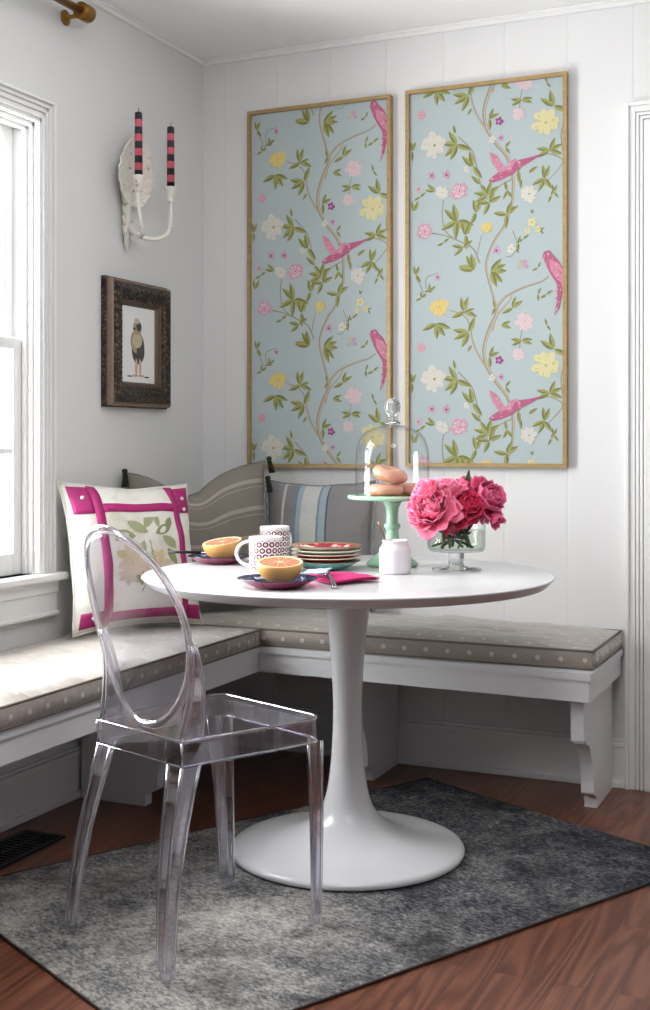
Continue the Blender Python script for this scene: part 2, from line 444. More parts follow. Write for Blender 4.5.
LEAF= [(0.189,1.044,80,0.0431),(0.189,1.044,110,0.0431),(0.189,1.044,210,0.0431),(0.189,1.044,330,0.0431),(0.187,1.037,20,0.0353),(0.094,1.008,200,0.0471),(0.094,1.008,270,0.0471),(0.094,1.008,300,0.0471),(0.094,1.008,340,0.0471),(0.203,0.976,170,0.0486),(0.203,0.976,200,0.0486),(0.203,0.976,250,0.0486),(0.203,0.976,60,0.0486),(0.213,0.935,240,0.0235),(0.272,0.895,60,0.0329),(0.272,0.895,20,0.0329),(0.272,0.895,280,0.0329),(0.164,0.823,120,0.0486),(0.164,0.823,170,0.0486),(0.164,0.823,215,0.0486),(0.164,0.823,250,0.0486),(0.164,0.823,330,0.0486),(0.159,0.859,100,0.0275),(0.218,0.748,140,0.0471),(0.218,0.748,100,0.0471),(0.218,0.748,300,0.0471),(0.243,0.688,130,0.0392),(0.243,0.688,300,0.0392),(0.267,0.651,40,0.0431),(0.267,0.651,160,0.0431),(0.267,0.651,200,0.0431),(0.267,0.651,80,0.0431),(0.481,0.913,110,0.0471),(0.481,0.913,150,0.0471),(0.481,0.913,330,0.0471),(0.467,0.775,160,0.0392),(0.467,0.775,200,0.0392),(0.467,0.775,20,0.0392),(0.467,0.775,60,0.0392),(0.467,0.775,340,0.0392),(0.368,0.72,80,0.0353),(0.368,0.72,270,0.0353),(0.401,0.71,40,0.0314),(0.45,0.689,90,0.0392),(0.45,0.689,60,0.0392),(0.45,0.689,250,0.0392),(0.45,0.689,300,0.0392),(0.45,0.689,200,0.0392),(0.481,0.644,100,0.022),(0.481,0.644,300,0.022),(0.481,0.644,60,0.022),(0.378,0.943,170,0.0329),(0.378,0.943,200,0.0329),(0.378,0.943,340,0.0329),(0.378,0.943,10,0.0329),(0.349,1.047,40,0.0353),(0.349,1.047,80,0.0353),(0.349,1.047,200,0.0353),(0.291,1.052,100,0.0251),(0.291,1.052,250,0.0251),(0.311,0.993,350,0.0314),(0.311,0.993,20,0.0314),(0.458,0.989,100,0.0196),(0.458,0.989,300,0.0196),(0.325,0.798,50,0.0235),(0.325,0.798,300,0.0235),(0.33,0.661,100,0.0275),(0.33,0.661,250,0.0275),(0.33,0.661,300,0.0275),(0.373,0.694,110,0.0275),(0.373,0.694,280,0.0275),(0.01,0.816,90,0.0298),(0.01,0.816,60,0.0298),(0.01,0.816,270,0.0298),(0.043,1.094,30,0.0204),(0.043,1.094,90,0.0204),(0.043,1.094,200,0.0204),(0.074,1.109,60,0.0188),(0.074,1.109,120,0.0188),(0.038,0.664,30,0.022),(0.038,0.664,200,0.022),(0.089,0.679,130,0.0314),(0.089,0.679,170,0.0314),(0.458,1.084,40,0.022),(0.458,1.084,200,0.022),(0.43,1.087,60,0.0204),(0.43,1.087,270,0.0204),(0.164,0.575,130,0.0533),(0.164,0.575,100,0.0533),(0.164,0.575,200,0.0533),(0.164,0.575,320,0.0533),(0.164,0.575,350,0.0533),(0.164,0.575,260,0.0533),(0.193,0.529,100,0.0431),(0.193,0.529,60,0.0431),(0.193,0.529,280,0.0431),(0.184,0.489,30,0.0353),(0.184,0.489,160,0.0353),(0.184,0.489,220,0.0353),(0.228,0.599,60,0.0392),(0.228,0.599,250,0.0392),(0.228,0.599,100,0.0392),(0.272,0.628,60,0.0392),(0.272,0.628,20,0.0392),(0.272,0.628,250,0.0392),(0.272,0.628,180,0.0392),(0.223,0.417,160,0.0486),(0.223,0.417,180,0.0486),(0.223,0.417,120,0.0486),(0.223,0.417,100,0.0486),(0.277,0.406,0,0.0486),(0.277,0.406,20,0.0486),(0.277,0.406,320,0.0486),(0.277,0.406,50,0.0486),(0.277,0.406,290,0.0486),(0.33,0.585,40,0.0408),(0.33,0.585,70,0.0408),(0.33,0.585,170,0.0408),(0.33,0.585,260,0.0408),(0.119,0.51,30,0.022),(0.119,0.51,210,0.022),(0.018,0.619,60,0.0314),(0.018,0.619,110,0.0314),(0.023,0.41,60,0.0282),(0.023,0.41,300,0.0282),(0.023,0.41,100,0.0282),(0.074,0.358,30,0.0204),(0.074,0.358,190,0.0204),(0.074,0.358,100,0.0204),(0.382,0.503,30,0.022),(0.382,0.503,200,0.022),(0.368,0.491,260,0.022),(0.368,0.491,80,0.022),(0.359,0.474,300,0.0157),(0.43,0.41,60,0.0188),(0.43,0.41,200,0.0188),(0.472,0.634,60,0.022),(0.472,0.634,250,0.022),(0.411,0.581,60,0.0141),(0.411,0.581,100,0.0141),(0.439,0.527,40,0.0141),(0.439,0.527,300,0.0141)]
FLOWER= [(0.104,1.061,'yellow',0.0298),(0.043,0.931,'rose',0.0157),(0.387,1.004,'blush',0.0282),(0.368,0.9,'blush',0.0188),(0.453,0.863,'lemon',0.0408),(0.086,0.828,'cream',0.0408),(0.171,0.672,'pink',0.0267),(0.079,0.73,'mauve',0.0126),(0.129,0.728,'mauve',0.0126),(0.304,0.883,'violet',0.0133),(0.311,0.83,'mauve',0.0102),(0.401,0.644,'cream',0.0251),(0.282,0.828,'cream',0.011),(0.053,0.549,'pink',0.0251),(0.265,0.548,'yellow',0.0188),(0.411,0.555,'lemon',0.0141),(0.43,0.532,'lemon',0.011),(0.397,0.529,'lemon',0.0094),(0.296,0.472,'mauve',0.0126),(0.344,0.474,'cream',0.0141),(0.382,0.42,'moth',0.0141),(0.033,0.689,'rose',0.0094),(0.099,0.398,'mauve',0.0102),(0.198,0.74,'cream',0.011),(0.114,0.672,'cream',0.0204)]
BIRDS= [([(0.444,0.444),(0.45,0.459),(0.465,0.463),(0.477,0.447),(0.495,0.428),(0.509,0.403),(0.512,0.368),(0.506,0.321),(0.497,0.282),(0.481,0.255),(0.488,0.291),(0.492,0.325),(0.491,0.356),(0.472,0.385),(0.458,0.413),(0.45,0.433)],'bird'),([(0.465,0.435),(0.495,0.421),(0.511,0.394),(0.508,0.355),(0.484,0.379),(0.469,0.404)],'wing'),([(0.269,0.696),(0.282,0.708),(0.308,0.724),(0.339,0.74),(0.368,0.754),(0.411,0.76),(0.45,0.77),(0.411,0.748),(0.373,0.729),(0.349,0.711),(0.315,0.697),(0.286,0.69)],'bird'),([(0.308,0.717),(0.282,0.752),(0.272,0.789),(0.296,0.774),(0.317,0.741),(0.33,0.727)],'wing'),([(0.325,0.728),(0.339,0.753),(0.363,0.76),(0.349,0.735),(0.339,0.718)],'wing')]
WORLD, E_WIN, E_WIN2, E_FILL, E_REAR, E_CEIL_FILL, EXPO = 1.6, 165, 0, 38, 0, 150, 0.07
FILL_AT = (1.7, -2.3, 2.12)

# ================================================================== CAMERA
cd = bpy.data.cameras.new('camera'); cam = bpy.data.objects.new('camera', cd); COL.objects.link(cam)
cam.location = (2.184, -3.829, 1.052); cam.rotation_euler = (R(90), 0, math.atan2(.4075, .9132))
cd.sensor_fit = 'VERTICAL'; cd.sensor_height = 36; cd.sensor_width = 36; cd.lens = 1234/1010*36
cd.shift_y = -(505-444)/1010; cd.clip_start = .05
SC.camera = cam

# ================================================================== ROOM
W, D, H = 3.6, -5.2, 2.415
WY0, WY1, WZ0, WZ1 = -1.86, -.962, .683, 1.965        # window hole in the left wall
def wall(name, boxes, m):
    b = MB()
    for a, c in boxes: b.box(a, c)
    return struct(b.build(name, m))
struct_floor = MB(); struct_floor.box((-.3, D-.2, -.1), (W+.2, .3, 0)); struct(struct_floor.build('floor', FLOOR))
b = MB(); b.box((-.3, D-.2, H), (W+.2, .3, H+.1)); struct(b.build('ceiling', CEIL))
W2Y0, W2Y1 = -4.3, -2.9
wall('wall_left', [((-.10, WY1, 0), (0, .15, H)), ((-.10, WY0, 0), (0, WY1, WZ0)), ((-.10, WY0, WZ1), (0, WY1, H)),
                   ((-.10, W2Y1, 0), (0, WY0, H)), ((-.10, W2Y0, 0), (0, W2Y1, WZ0)), ((-.10, W2Y0, WZ1), (0, W2Y1, H)), ((-.10, D, 0), (0, W2Y0, H))], WALL_L)
DX0, DX1, DZ = 1.575, 2.40, 2.01
wall('wall_back', [((0, 0, 0), (DX0, .15, H)), ((DX0, 0, DZ), (DX1, .15, H)), ((DX1, 0, 0), (W, .15, H))], WALL_B)
wall('wall_right', [((W, -1.6, 0), (W+.15, .15, H)), ((W, -3.4, 0), (W+.15, -1.6, H)), ((W, D, 0), (W+.15, -3.4, H))], WALL_R)
wall('wall_rear', [((-.15, D-.15, 0), (1.2, D, H)), ((1.2, D-.15, 0), (2.9, D, H)), ((2.9, D-.15, 0), (W+.15, D, H))], WALL_R)

# crown bead at the ceiling
def strip_y(x0, x1, z0, z1, y0, y1, b): b.box((x0, y0, z0), (x1, y1, z1))
b = MB(); b.box((0, D, H-.022), (.012, 0, H)); b.box((0, D, H-.009), (.02, 0, H)); struct(b.build('trim_1', TRIM, bevel=.003))
b = MB(); b.box((.012, -.012, H-.022), (W, 0, H)); b.box((.02, -.02, H-.009), (W, -.012, H)); struct(b.build('trim_2', TRIM, bevel=.003))
# baseboards: plank, cap bead and shoe
def baseboard(name, axis, a, c):
    b = MB()
    for o, z0, z1 in ((.014, 0, .125), (.019, .125, .14), (.011, .14, .15), (.024, 0, .02)):
        if axis == 'y': b.box((0, a, z0), (o, c, z1))
        else: b.box((a, -o, z0), (c, 0, z1))
    return struct(b.build(name, TRIM, bevel=.003))
baseboard('baseboard_left', 'y', D, 0); baseboard('baseboard_back', 'x', .024, 1.486)

# ---------------- window: casing, stool, apron, jamb and two sashes
b = MB()
CY = WY1 - .004                                      # inner edge of the casing
steps = [(0, .012, .020), (.012, .020, .027), (.020, .030, .018), (.030, .036, .024), (.036, .046, .018), (.046, .052, .025), (.052, .060, .020), (.060, .068, .030)]
def casing_steps(b, inner, sgn, z0, z1, horiz=None):
    for s0, s1, dp in steps:
        a, c = sorted((inner + sgn*s0, inner + sgn*s1))
        b.box((0, a, z0), (dp, c, z1 + s1))
for sgn, inner in ((1, CY), (-1, WY0 + .004)):
    casing_steps(b, inner, sgn, WZ0, WZ1)
for s0, s1, dp in steps:
    b.box((0, WY0 - s1, WZ1 + s0), (dp, WY1 + s1, WZ1 + s1))
win = struct(b.build('window_1', TRIM, bevel=.002))
b = MB(); b.box((-.12, WY0 - .10, WZ0 - .022), (.05, WY1 + .10, WZ0)); b.build('window_stool', TRIM, win, bevel=.006)
b = MB(); b.box((0, WY0 - .085, WZ0 - .115), (.018, WY1 + .085, WZ0 - .022)); b.box((0, WY0 - .085, WZ0 - .06), (.024, WY1 + .085, WZ0 - .022)); b.box((0, WY0 - .085, WZ0 - .125), (.026, WY1 + .085, WZ0 - .112))
b.build('apron', TRIM, win, bevel=.004)
b = MB()
for y0, y1 in ((WY1 - .012, WY1), (WY0, WY0 + .012)):
    b.box((-.10, y0, WZ0), (0, y1, WZ1))
for y0, y1 in ((WY1 - .022, WY1 - .012), (WY0 + .012, WY0 + .022)):
    b.box((-.028, y0, WZ0), (-.014, y1, WZ1))
b.box((-.10, WY0, WZ1 - .012), (0, WY1, WZ1)); b.box((-.028, WY0, WZ1 - .022), (-.014, WY1, WZ1 - .012))
b.build('jamb', TRIM, win, bevel=.0015)
def sash(x0, x1, z0, z1, bot, top):
    b = MB(); y0, y1 = WY0 + .013, WY1 - .013; st = .042
    b.box((x0, y0, z0), (x1, y0+st, z1)); b.box((x0, y1-st, z0), (x1, y1, z1))
    b.box((x0, y0+st, z0), (x1, y1-st, z0+bot)); b.box((x0, y0+st, z1-top), (x1, y1-st, z1))
    zm = (z0+bot+z1-top)/2
    xm = (x0+x1)/2
    b.box((xm-.011, y0+st, zm-.009), (xm+.011, y1-st, zm+.009))
    for k in (1, 2):
        ym = y0+st+(y1-y0-2*st)*k/3
        b.box((xm-.011, ym-.009, z0+bot), (xm+.011, ym+.009, zm-.009)); b.box((xm-.011, ym-.009, zm+.009), (xm+.011, ym+.009, z1-top))
    s = b.build('sash', TRIM, win, bevel=.003)
    g = MB(); g.box((xm-.002, y0+st-.004, z0+bot-.004), (xm+.002, y1-st+.004, z1-top+.004)); g.build('pane', PANE, s)
    return s
sash(-.062, -.030, WZ0, 1.352, .062, .034)
sash(-.097, -.065, 1.318, WZ1-.012, .034, .05)

# ---------------- door casing and door at the right
b = MB()
prof = [(0, .012, .026), (.012, .030, .019), (.030, .034, .012), (.034, .042, .020), (.042, .046, .012), (.046, .054, .022), (.054, .058, .013), (.058, .082, .024), (.082, .089, .016)]
X0, ZT = 1.486, 2.092
for s0, s1, dp in prof:
    b.box((X0+s0, -dp, 0), (X0+s1, 0, ZT - s0))
    b.box((X0+s1, -dp, ZT - s1), (DX1 + .089 - s1, 0, ZT - s0))
    b.box((DX1 + .089 - s1, -dp, 0), (DX1 + .089 - s0, 0, ZT - s0))
b.box((DX0, 0, 0), (DX0+.015, .12, DZ)); b.box((DX1-.015, 0, 0), (DX1, .12, DZ)); b.box((DX0, 0, DZ-.015), (DX1, .12, DZ))
struct(b.build('trim_3', TRIM, bevel=.0015))
b = MB(); b.box((DX0+.017, .06, .006), (DX1-.017, .10, DZ-.017))
for x0, x1 in ((DX0+.12, 1.94), (2.03, DX1-.12)):
    for z0, z1 in ((.22, .92), (1.06, 1.86)):
        b.box((x0, .052, z0), (x1, .06, z0+.02)); b.box((x0, .052, z1-.02), (x1, .06, z1)); b.box((x0, .052, z0+.02), (x0+.02, .06, z1-.02)); b.box((x1-.02, .052, z0+.02), (x1, .06, z1-.02))
dr = struct(b.build('door_1', TRIM, bevel=.002))
b = MB(); b.lathe([(0,0),(.024,0),(.024,.005),(.009,.008),(.009,.03),(.02,.034),(.027,.045),(.024,.056),(0,.06)], 24, c=(0,0,0), M=Matrix.Rotation(R(90), 4, 'X'))
b.build('door_knob', BRASS, dr, loc=(2.32, .058, .98))

# ================================================================== CORNER BENCH
bench = thing('corner_bench', 'white painted built-in corner bench with scrolled bracket legs under taupe cushions', 'bench')
ZS = .427
def prism_xy(poly, z0, z1, mat, name, parent, bv=.004):
    b = MB(); b.prism(poly, z0, z1, lambda x, y, h: (x, y, h)); return b.build(name, mat, parent, bevel=bv)
prism_xy([(.003,-2.3),(.447,-2.3),(.447,-.43),(1.479,-.480),(1.479,-.003),(.003,-.003)], ZS-.02, ZS, BENCHP, 'seat_board', bench)
prism_xy([(.422,-2.29),(.440,-2.29),(.440,-.424),(.422,-.404)], .348, ZS-.02, BENCHP, 'front_apron', bench, .003)
prism_xy([(.440,-.424),(1.474,-.474),(1.474,-.454),(.425,-.404)], .348, ZS-.02, BENCHP, 'front_apron', bench, .003)
prism_xy([(1.456,-.454),(1.474,-.454),(1.474,-.016),(1.456,-.016)], .348, ZS-.02, BENCHP, 'end_apron', bench, .003)
bk = [(.026, ZS-.02), (.026, 0), (.258, 0), (.258, .034), (.297, .05)]
for k in range(9):
    a = k/8*pi/2
    bk.append((.393 - .094*cos(a)**1.0, .055 + .158*sin(a)))
bk += [(.393, .213), (.393, .229), (.431, .229), (.431, ZS-.02)]
pp = []
for p in bk:
    if not pp or (abs(p[0]-pp[-1][0]) + abs(p[1]-pp[-1][1])) > 1e-4: pp.append(p)
bk = pp
for x0, x1, k in ((1.413, 1.449, 1.0), (.714, .750, .97)):
    b = MB(); b.prism(bk, x0, x1, lambda a, z, h, k=k: (h, -a*k, z)); b.build('bracket_leg', BENCHP, bench, bevel=.003)
for y0, y1 in ((-.77, -.734), (-2.2, -2.164)):
    b = MB(); b.prism(bk, y0, y1, lambda a, z, h: (a*.96, h, z)); b.build('bracket_leg', BENCHP, bench, bevel=.003)

# ---------------- box cushions with piping
def cushion(name, x0, x1, y0, y1, z0, z1, label, crown=.022, nu=60, nv=24, seed=0):
    t = MB(); r = .018
    rnd = random.Random(seed); off = Vector((rnd.random()*9, rnd.random()*9, 0))
    def edge(u):                                    # plan outline slightly bulging
        return u
    lx, ly = x1-x0, y1-y0
    def surf(u, v, top):
        x = x0 + lx*u; y = y0 + ly*v
        e = (1-(2*u-1)**8)*(1-(2*v-1)**6)
        n = noise.noise(Vector((x*5, y*9, seed))+off)*.011 + noise.noise(Vector((x*13+y*6, y*21, seed))+off)*.006
        z = (z1 + e*(crown + n)) if top else z0
        return Vector((x, y, z))
    o = t.add([], [])
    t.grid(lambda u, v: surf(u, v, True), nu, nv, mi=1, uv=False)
    t.grid(lambda u, v: surf(1-u, v, False), 1, 1, uv=False)
    # boxed sides, bulging a little
    def side(p, q):
        p, q = Vector(p), Vector(q); d = (q-p); n = Vector((d.y, -d.x)).normalized()
        L = d.length; m = max(6, int(L/.04))
        def fn(u, v):
            w = p + d*u
            bl = .011*sin(pi*v)*(1-(2*u-1)**20) + .003*noise.noise(Vector((w.x*6, w.y*6, 3+seed)))*sin(pi*v)
            return Vector((w.x + n.x*bl, w.y + n.y*bl, z0 + (z1-z0)*v))
        t.grid(fn, m, 6, uv=False)
    c = [(x0, y0), (x1, y0), (x1, y1), (x0, y1)]
    for i in range(4): side(c[i], c[(i+1) % 4])
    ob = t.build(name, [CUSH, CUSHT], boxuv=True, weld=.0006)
    tag(ob, label, 'cushion')
    for z in (z0+.002, z1):
        p = MB(); pts = []
        for i in range(4):
            a, q = Vector((*c[i], z)), Vector((*c[(i+1) % 4], z))
            m = max(4, int((q-a).length/.05))
            pts += [a + (q-a)*(k/m) for k in range(m)]
        p.tube(pts, .0036, 6, closed=True); p.build('piping', PIPE, ob)
    return ob
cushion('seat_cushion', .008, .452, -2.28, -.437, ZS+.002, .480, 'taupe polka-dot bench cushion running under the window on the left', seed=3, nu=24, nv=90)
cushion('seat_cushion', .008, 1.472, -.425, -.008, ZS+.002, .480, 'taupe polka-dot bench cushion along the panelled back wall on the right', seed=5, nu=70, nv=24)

# ================================================================== FLOOR THINGS
# rug: a rectangle turned on the floor
rug_c = [(.908,-.170), (1.798,-.634), (1.064,-2.025), (.172,-1.535)]
ang = math.atan2(-.464, .89)
ctr = Vector((sum(p[0] for p in rug_c)/4, sum(p[1] for p in rug_c)/4, 0))
b = MB(); rw, rl = .503, .780
def rugf(u, v):
    x = (u-.5)*2*rw; y = (v-.5)*2*rl
    return Vector((x, y, .0048 + .0005*noise.noise(Vector((x*40, y*40, 0)))))
b.grid(rugf, 60, 90, uv=False)
rug = b.build('area_rug', RUG, loc=ctr, rot=(0,0,ang))
tag(rug, 'distressed grey and navy area rug under the round pedestal table', 'rug')
b = MB(); b.box((-rw, -rl, .0004), (rw, rl, .0040)); b.tube([(-rw,-rl,.0036),(rw,-rl,.0036),(rw,rl,.0036),(-rw,rl,.0036),(-rw,-rl,.0036)], .0032, 6)
b.build('binding', RUGB, rug)
# floor vent
b = MB(); x0, x1, y0, y1 = .075, .208, -1.42, -1.10
b.box((x0, y0, .0005), (x1, y0+.014, .006)); b.box((x0, y1-.014, .0005), (x1, y1, .006)); b.box((x0, y0+.014, .0005), (x0+.014, y1-.014, .006)); b.box((x1-.014, y0+.014, .0005), (x1, y1-.014, .006))
b.box((x0+.014, y0+.014, .0005), (x1-.014, y1-.014, .0015))
fv = b.build('floor_vent', BLACK); tag(fv, 'black metal floor register set in the boards beside the rug', 'vent')
b = MB()
for k in range(16):
    y = y0+.022+k*.0182; b.box((x0+.016, y, .0016), (x1-.016, y+.007, .005))
b.box(((x0+x1)/2-.004, y0+.014, .0016), ((x0+x1)/2+.004, y1-.014, .0055))
b.build('louvre', BLACK, fv)

# ================================================================== TULIP TABLE
tx, ty = .943, -.906; TH = .72
tbl = thing('pedestal_table', 'round white pedestal table with trumpet base standing on the rug', 'table', (tx, ty, .0055))
b = MB(); h = TH-.0055
b.lathe([(0,h-.027),(.492,h-.027),(.502,h-.025),(.5065,h-.022),(.5215,h-.0065),(.5245,h-.003),(.5235,h-.0008),(.521,h),(.4,h),(0,h)], 128)
b.build('tabletop', WHITE, tbl)
b = MB()
prof = [(0,.001),(.291,.001),(.298,.004),(.300,.009),(.299,.015),(.291,.021),(.265,.027),(.225,.034),(.18,.043),(.14,.055),(.107,.071),(.083,.091),(.066,.116),(.055,.148),(.0475,.19),(.042,.24),(.0385,.30),(.037,.36),(.0385,.42),(.0425,.49),(.048,.55),(.055,.61),(.0625,.66),(.066,.687),(0,.687)]
# smooth the profile with a Catmull pass
def cat(pr, n=4):
    out = []
    for i in range(len(pr)-1):
        p0 = pr[max(i-1,0)]; p1 = pr[i]; p2 = pr[i+1]; p3 = pr[min(i+2,len(pr)-1)]
        for k in range(n):
            t = k/n
            out.append(tuple(.5*((2*p1[j])+(-p0[j]+p2[j])*t+(2*p0[j]-5*p1[j]+4*p2[j]-p3[j])*t*t+(-p0[j]+3*p1[j]-3*p2[j]+p3[j])*t**3) for j in (0,1)))
    return out + [pr[-1]]
b.lathe(prof[:2] + cat(prof[1:-1], 4)[1:] + [prof[-1]], 96)
b.build('pedestal', WHITE, tbl)

# ================================================================== GHOST CHAIR
chair = thing('clear_chair', 'clear acrylic side chair with oval back, drawn up to the white table', 'chair', (.856, -1.483, .0055), R(-22.3))
zs = .4545
# seat: a thin shell, top plate with rounded front corners and a turned-down skirt
def outline(inset=0):
    bw, fw, d = .150-inset, .176-inset, .181-inset
    pts = [(-bw, -d), (bw, -d)]
    r = .035
    for k in range(7):
        a = -pi/2*0 + k/6*pi/2
        pts.append((fw - r + r*cos(a), d - r + r*sin(a)))
    for k in range(7):
        a = pi/2 + k/6*pi/2
        pts.append((-fw + r + r*cos(a), d - r + r*sin(a)))
    return pts
b = MB()
o1, o2 = outline(), outline(.007); n = len(o1)
b.prism(o1, zs-.007, zs, lambda x, y, h: (x, y, h))
vs = [(*p, zs-.007) for p in o1] + [(*p, zs-.007) for p in o2]
def skz(p): return zs - .052 + (.016*(1-(p[0]/.15)**2) if abs(p[0]) < .15 and p[1] > .1 else 0)
vs = [(*p, zs-.007) for p in o1] + [(*p, skz(p)) for p in o1] + [(*p, skz(p)) for p in o2] + [(*p, zs-.007) for p in o2]
fs = []
for i in range(n):
    j = (i+1) % n
    fs += [(i, n+i, n+j, j), (n+i, 2*n+i, 2*n+j, n+j), (2*n+i, 3*n+i, 3*n+j, 2*n+j)]
b.add(vs, [f[::-1] for f in fs], 0, False)
# radiused edges
b.tube([(x, y, zs-.0015) for x, y in o1], .0030, 8, 1, closed=True)
b.tube([(*p, skz(p)) for p in o1], .0026, 8, 1, closed=True)
for p in (o1[0], o1[1]): b.tube([(*p, zs-.004), (*p, zs-.05)], .0026, 8, 1)
b.build('seat', [ACR, ACRE], chair)
# legs: tapered angle section with a small ball foot
def leg(top, bot, sx, sy, w0, w1):
    b = MB(); m = 7; vs = []
    for i in range(m+1):
        t = i/m
        c = Vector(top).lerp(Vector(bot), t); w = w0 + (w1-w0)*t**.8; th = .0075
        # slight bow outward
        c.y += sy*.012*sin(pi*t)*(1 if sy < 0 else .2)
        L = [(0,0),(w,0),(w,th),(th,th),(th,w),(0,w)]
        vs += [Vector((c.x - sx*a, c.y - sy*q, c.z)) for a, q in L]
    fs = []
    for i in range(m):
        for k in range(6):
            k2 = (k+1) % 6; fs.append((i*6+k, i*6+k2, (i+1)*6+k2, (i+1)*6+k))
    fs.append(tuple(range(6))[::-1]); fs.append(tuple(range(m*6, m*6+6)))
    if sx*sy < 0: fs = [f[::-1] for f in fs]
    b.add(vs, fs, 0, False)
    for k, rr in ((0, .0034), (1, .0028), (5, .0028)):
        b.tube([vs[i*6+k] for i in range(m+1)], rr, 8, 1)
    o = b.build('leg', [ACR, ACRE], chair)
    f = MB(); r = .0135; f.lathe([(0,0),(.009,.0),(.0115,.004),(r,.010),(r*.98,.016),(.010,.022),(0,.024)], 16, c=(bot[0]-sx*.009, bot[1]-sy*.009, 0))
    f.build('foot', ACR, o)
for sx in (-1, 1):
    leg((sx*.174, .179, zs-.0525), (sx*.160, .188, .020), sx, 1, .040, .022)
    leg((sx*.148, -.179, zs-.0525), (sx*.178, -.243, .020), sx, -1, .046, .022)
# back: an oval rim round a thin oval pane, leaning back, with two posts
def bfwd(z): return -.163 - .105*max(0, (z-.463)/.415)**1.3
zc, ah, aw = .668, .2065, .161
def oval(a, k=1.0):
    z = zc + ah*k*sin(a); wd = aw*k*(1 + .04*sin(a))
    x = wd*cos(a)
    return Vector((x, bfwd(z) + .03*(x/aw)**2, z))
bk_ = MB()
bk_.tube([oval(2*pi*k/72) for k in range(72)], .0095, 12, closed=True, up=(0,1,.2), flat=.75)
rim = bk_.build('back_rim', ACRR, chair)
b = MB()
def pane(u, v):
    p, q = (2*u-1)*.965, (2*v-1)*.965
    px_, pz_ = p*sqrt(1-q*q/2), q*sqrt(1-p*p/2); z = zc + ah*pz_; x = aw*(1+.04*pz_)*px_
    return Vector((x, bfwd(z) + .03*(x/aw)**2, z))
b.grid(pane, 28, 28, uv=False)
b.build('backrest', CLEARPANE, chair, solid=.003)
for sx in (-1, 1):
    b = MB(); vs = []; m = 10
    for i in range(m+1):
        t = i/m; z = zs + .0005 + t*.19
        x = sx*(.140 + .022*t**.8) + .008*t; y0 = -.178 + (-.003 - .003*t); 
        yb = bfwd(z) + .02*t - .004
        w = .050*(1-t) + .010*t; tk = .009*(1-.3*t)
        yb = -.176*(1-t) + (bfwd(z)+.026)*t
        vs += [Vector((x - sx*tk, yb, z)), Vector((x + sx*tk*.6, yb, z)), Vector((x + sx*tk*.6, yb + w, z)), Vector((x - sx*tk, yb + w, z))]
    fs = []
    for i in range(m):
        for k in range(4):
            k2 = (k+1) % 4; fs.append((i*4+k, i*4+k2, (i+1)*4+k2, (i+1)*4+k))
    fs.append((3,2,1,0)); fs.append((m*4, m*4+1, m*4+2, m*4+3))
    if sx < 0: fs = [f[::-1] for f in fs]
    b.add(vs, fs, 0, False)
    for k in range(4): b.tube([vs[i*4+k] for i in range(m+1)], .0026, 8, 1)
    b.build('back_post', [ACR, ACRE], chair)

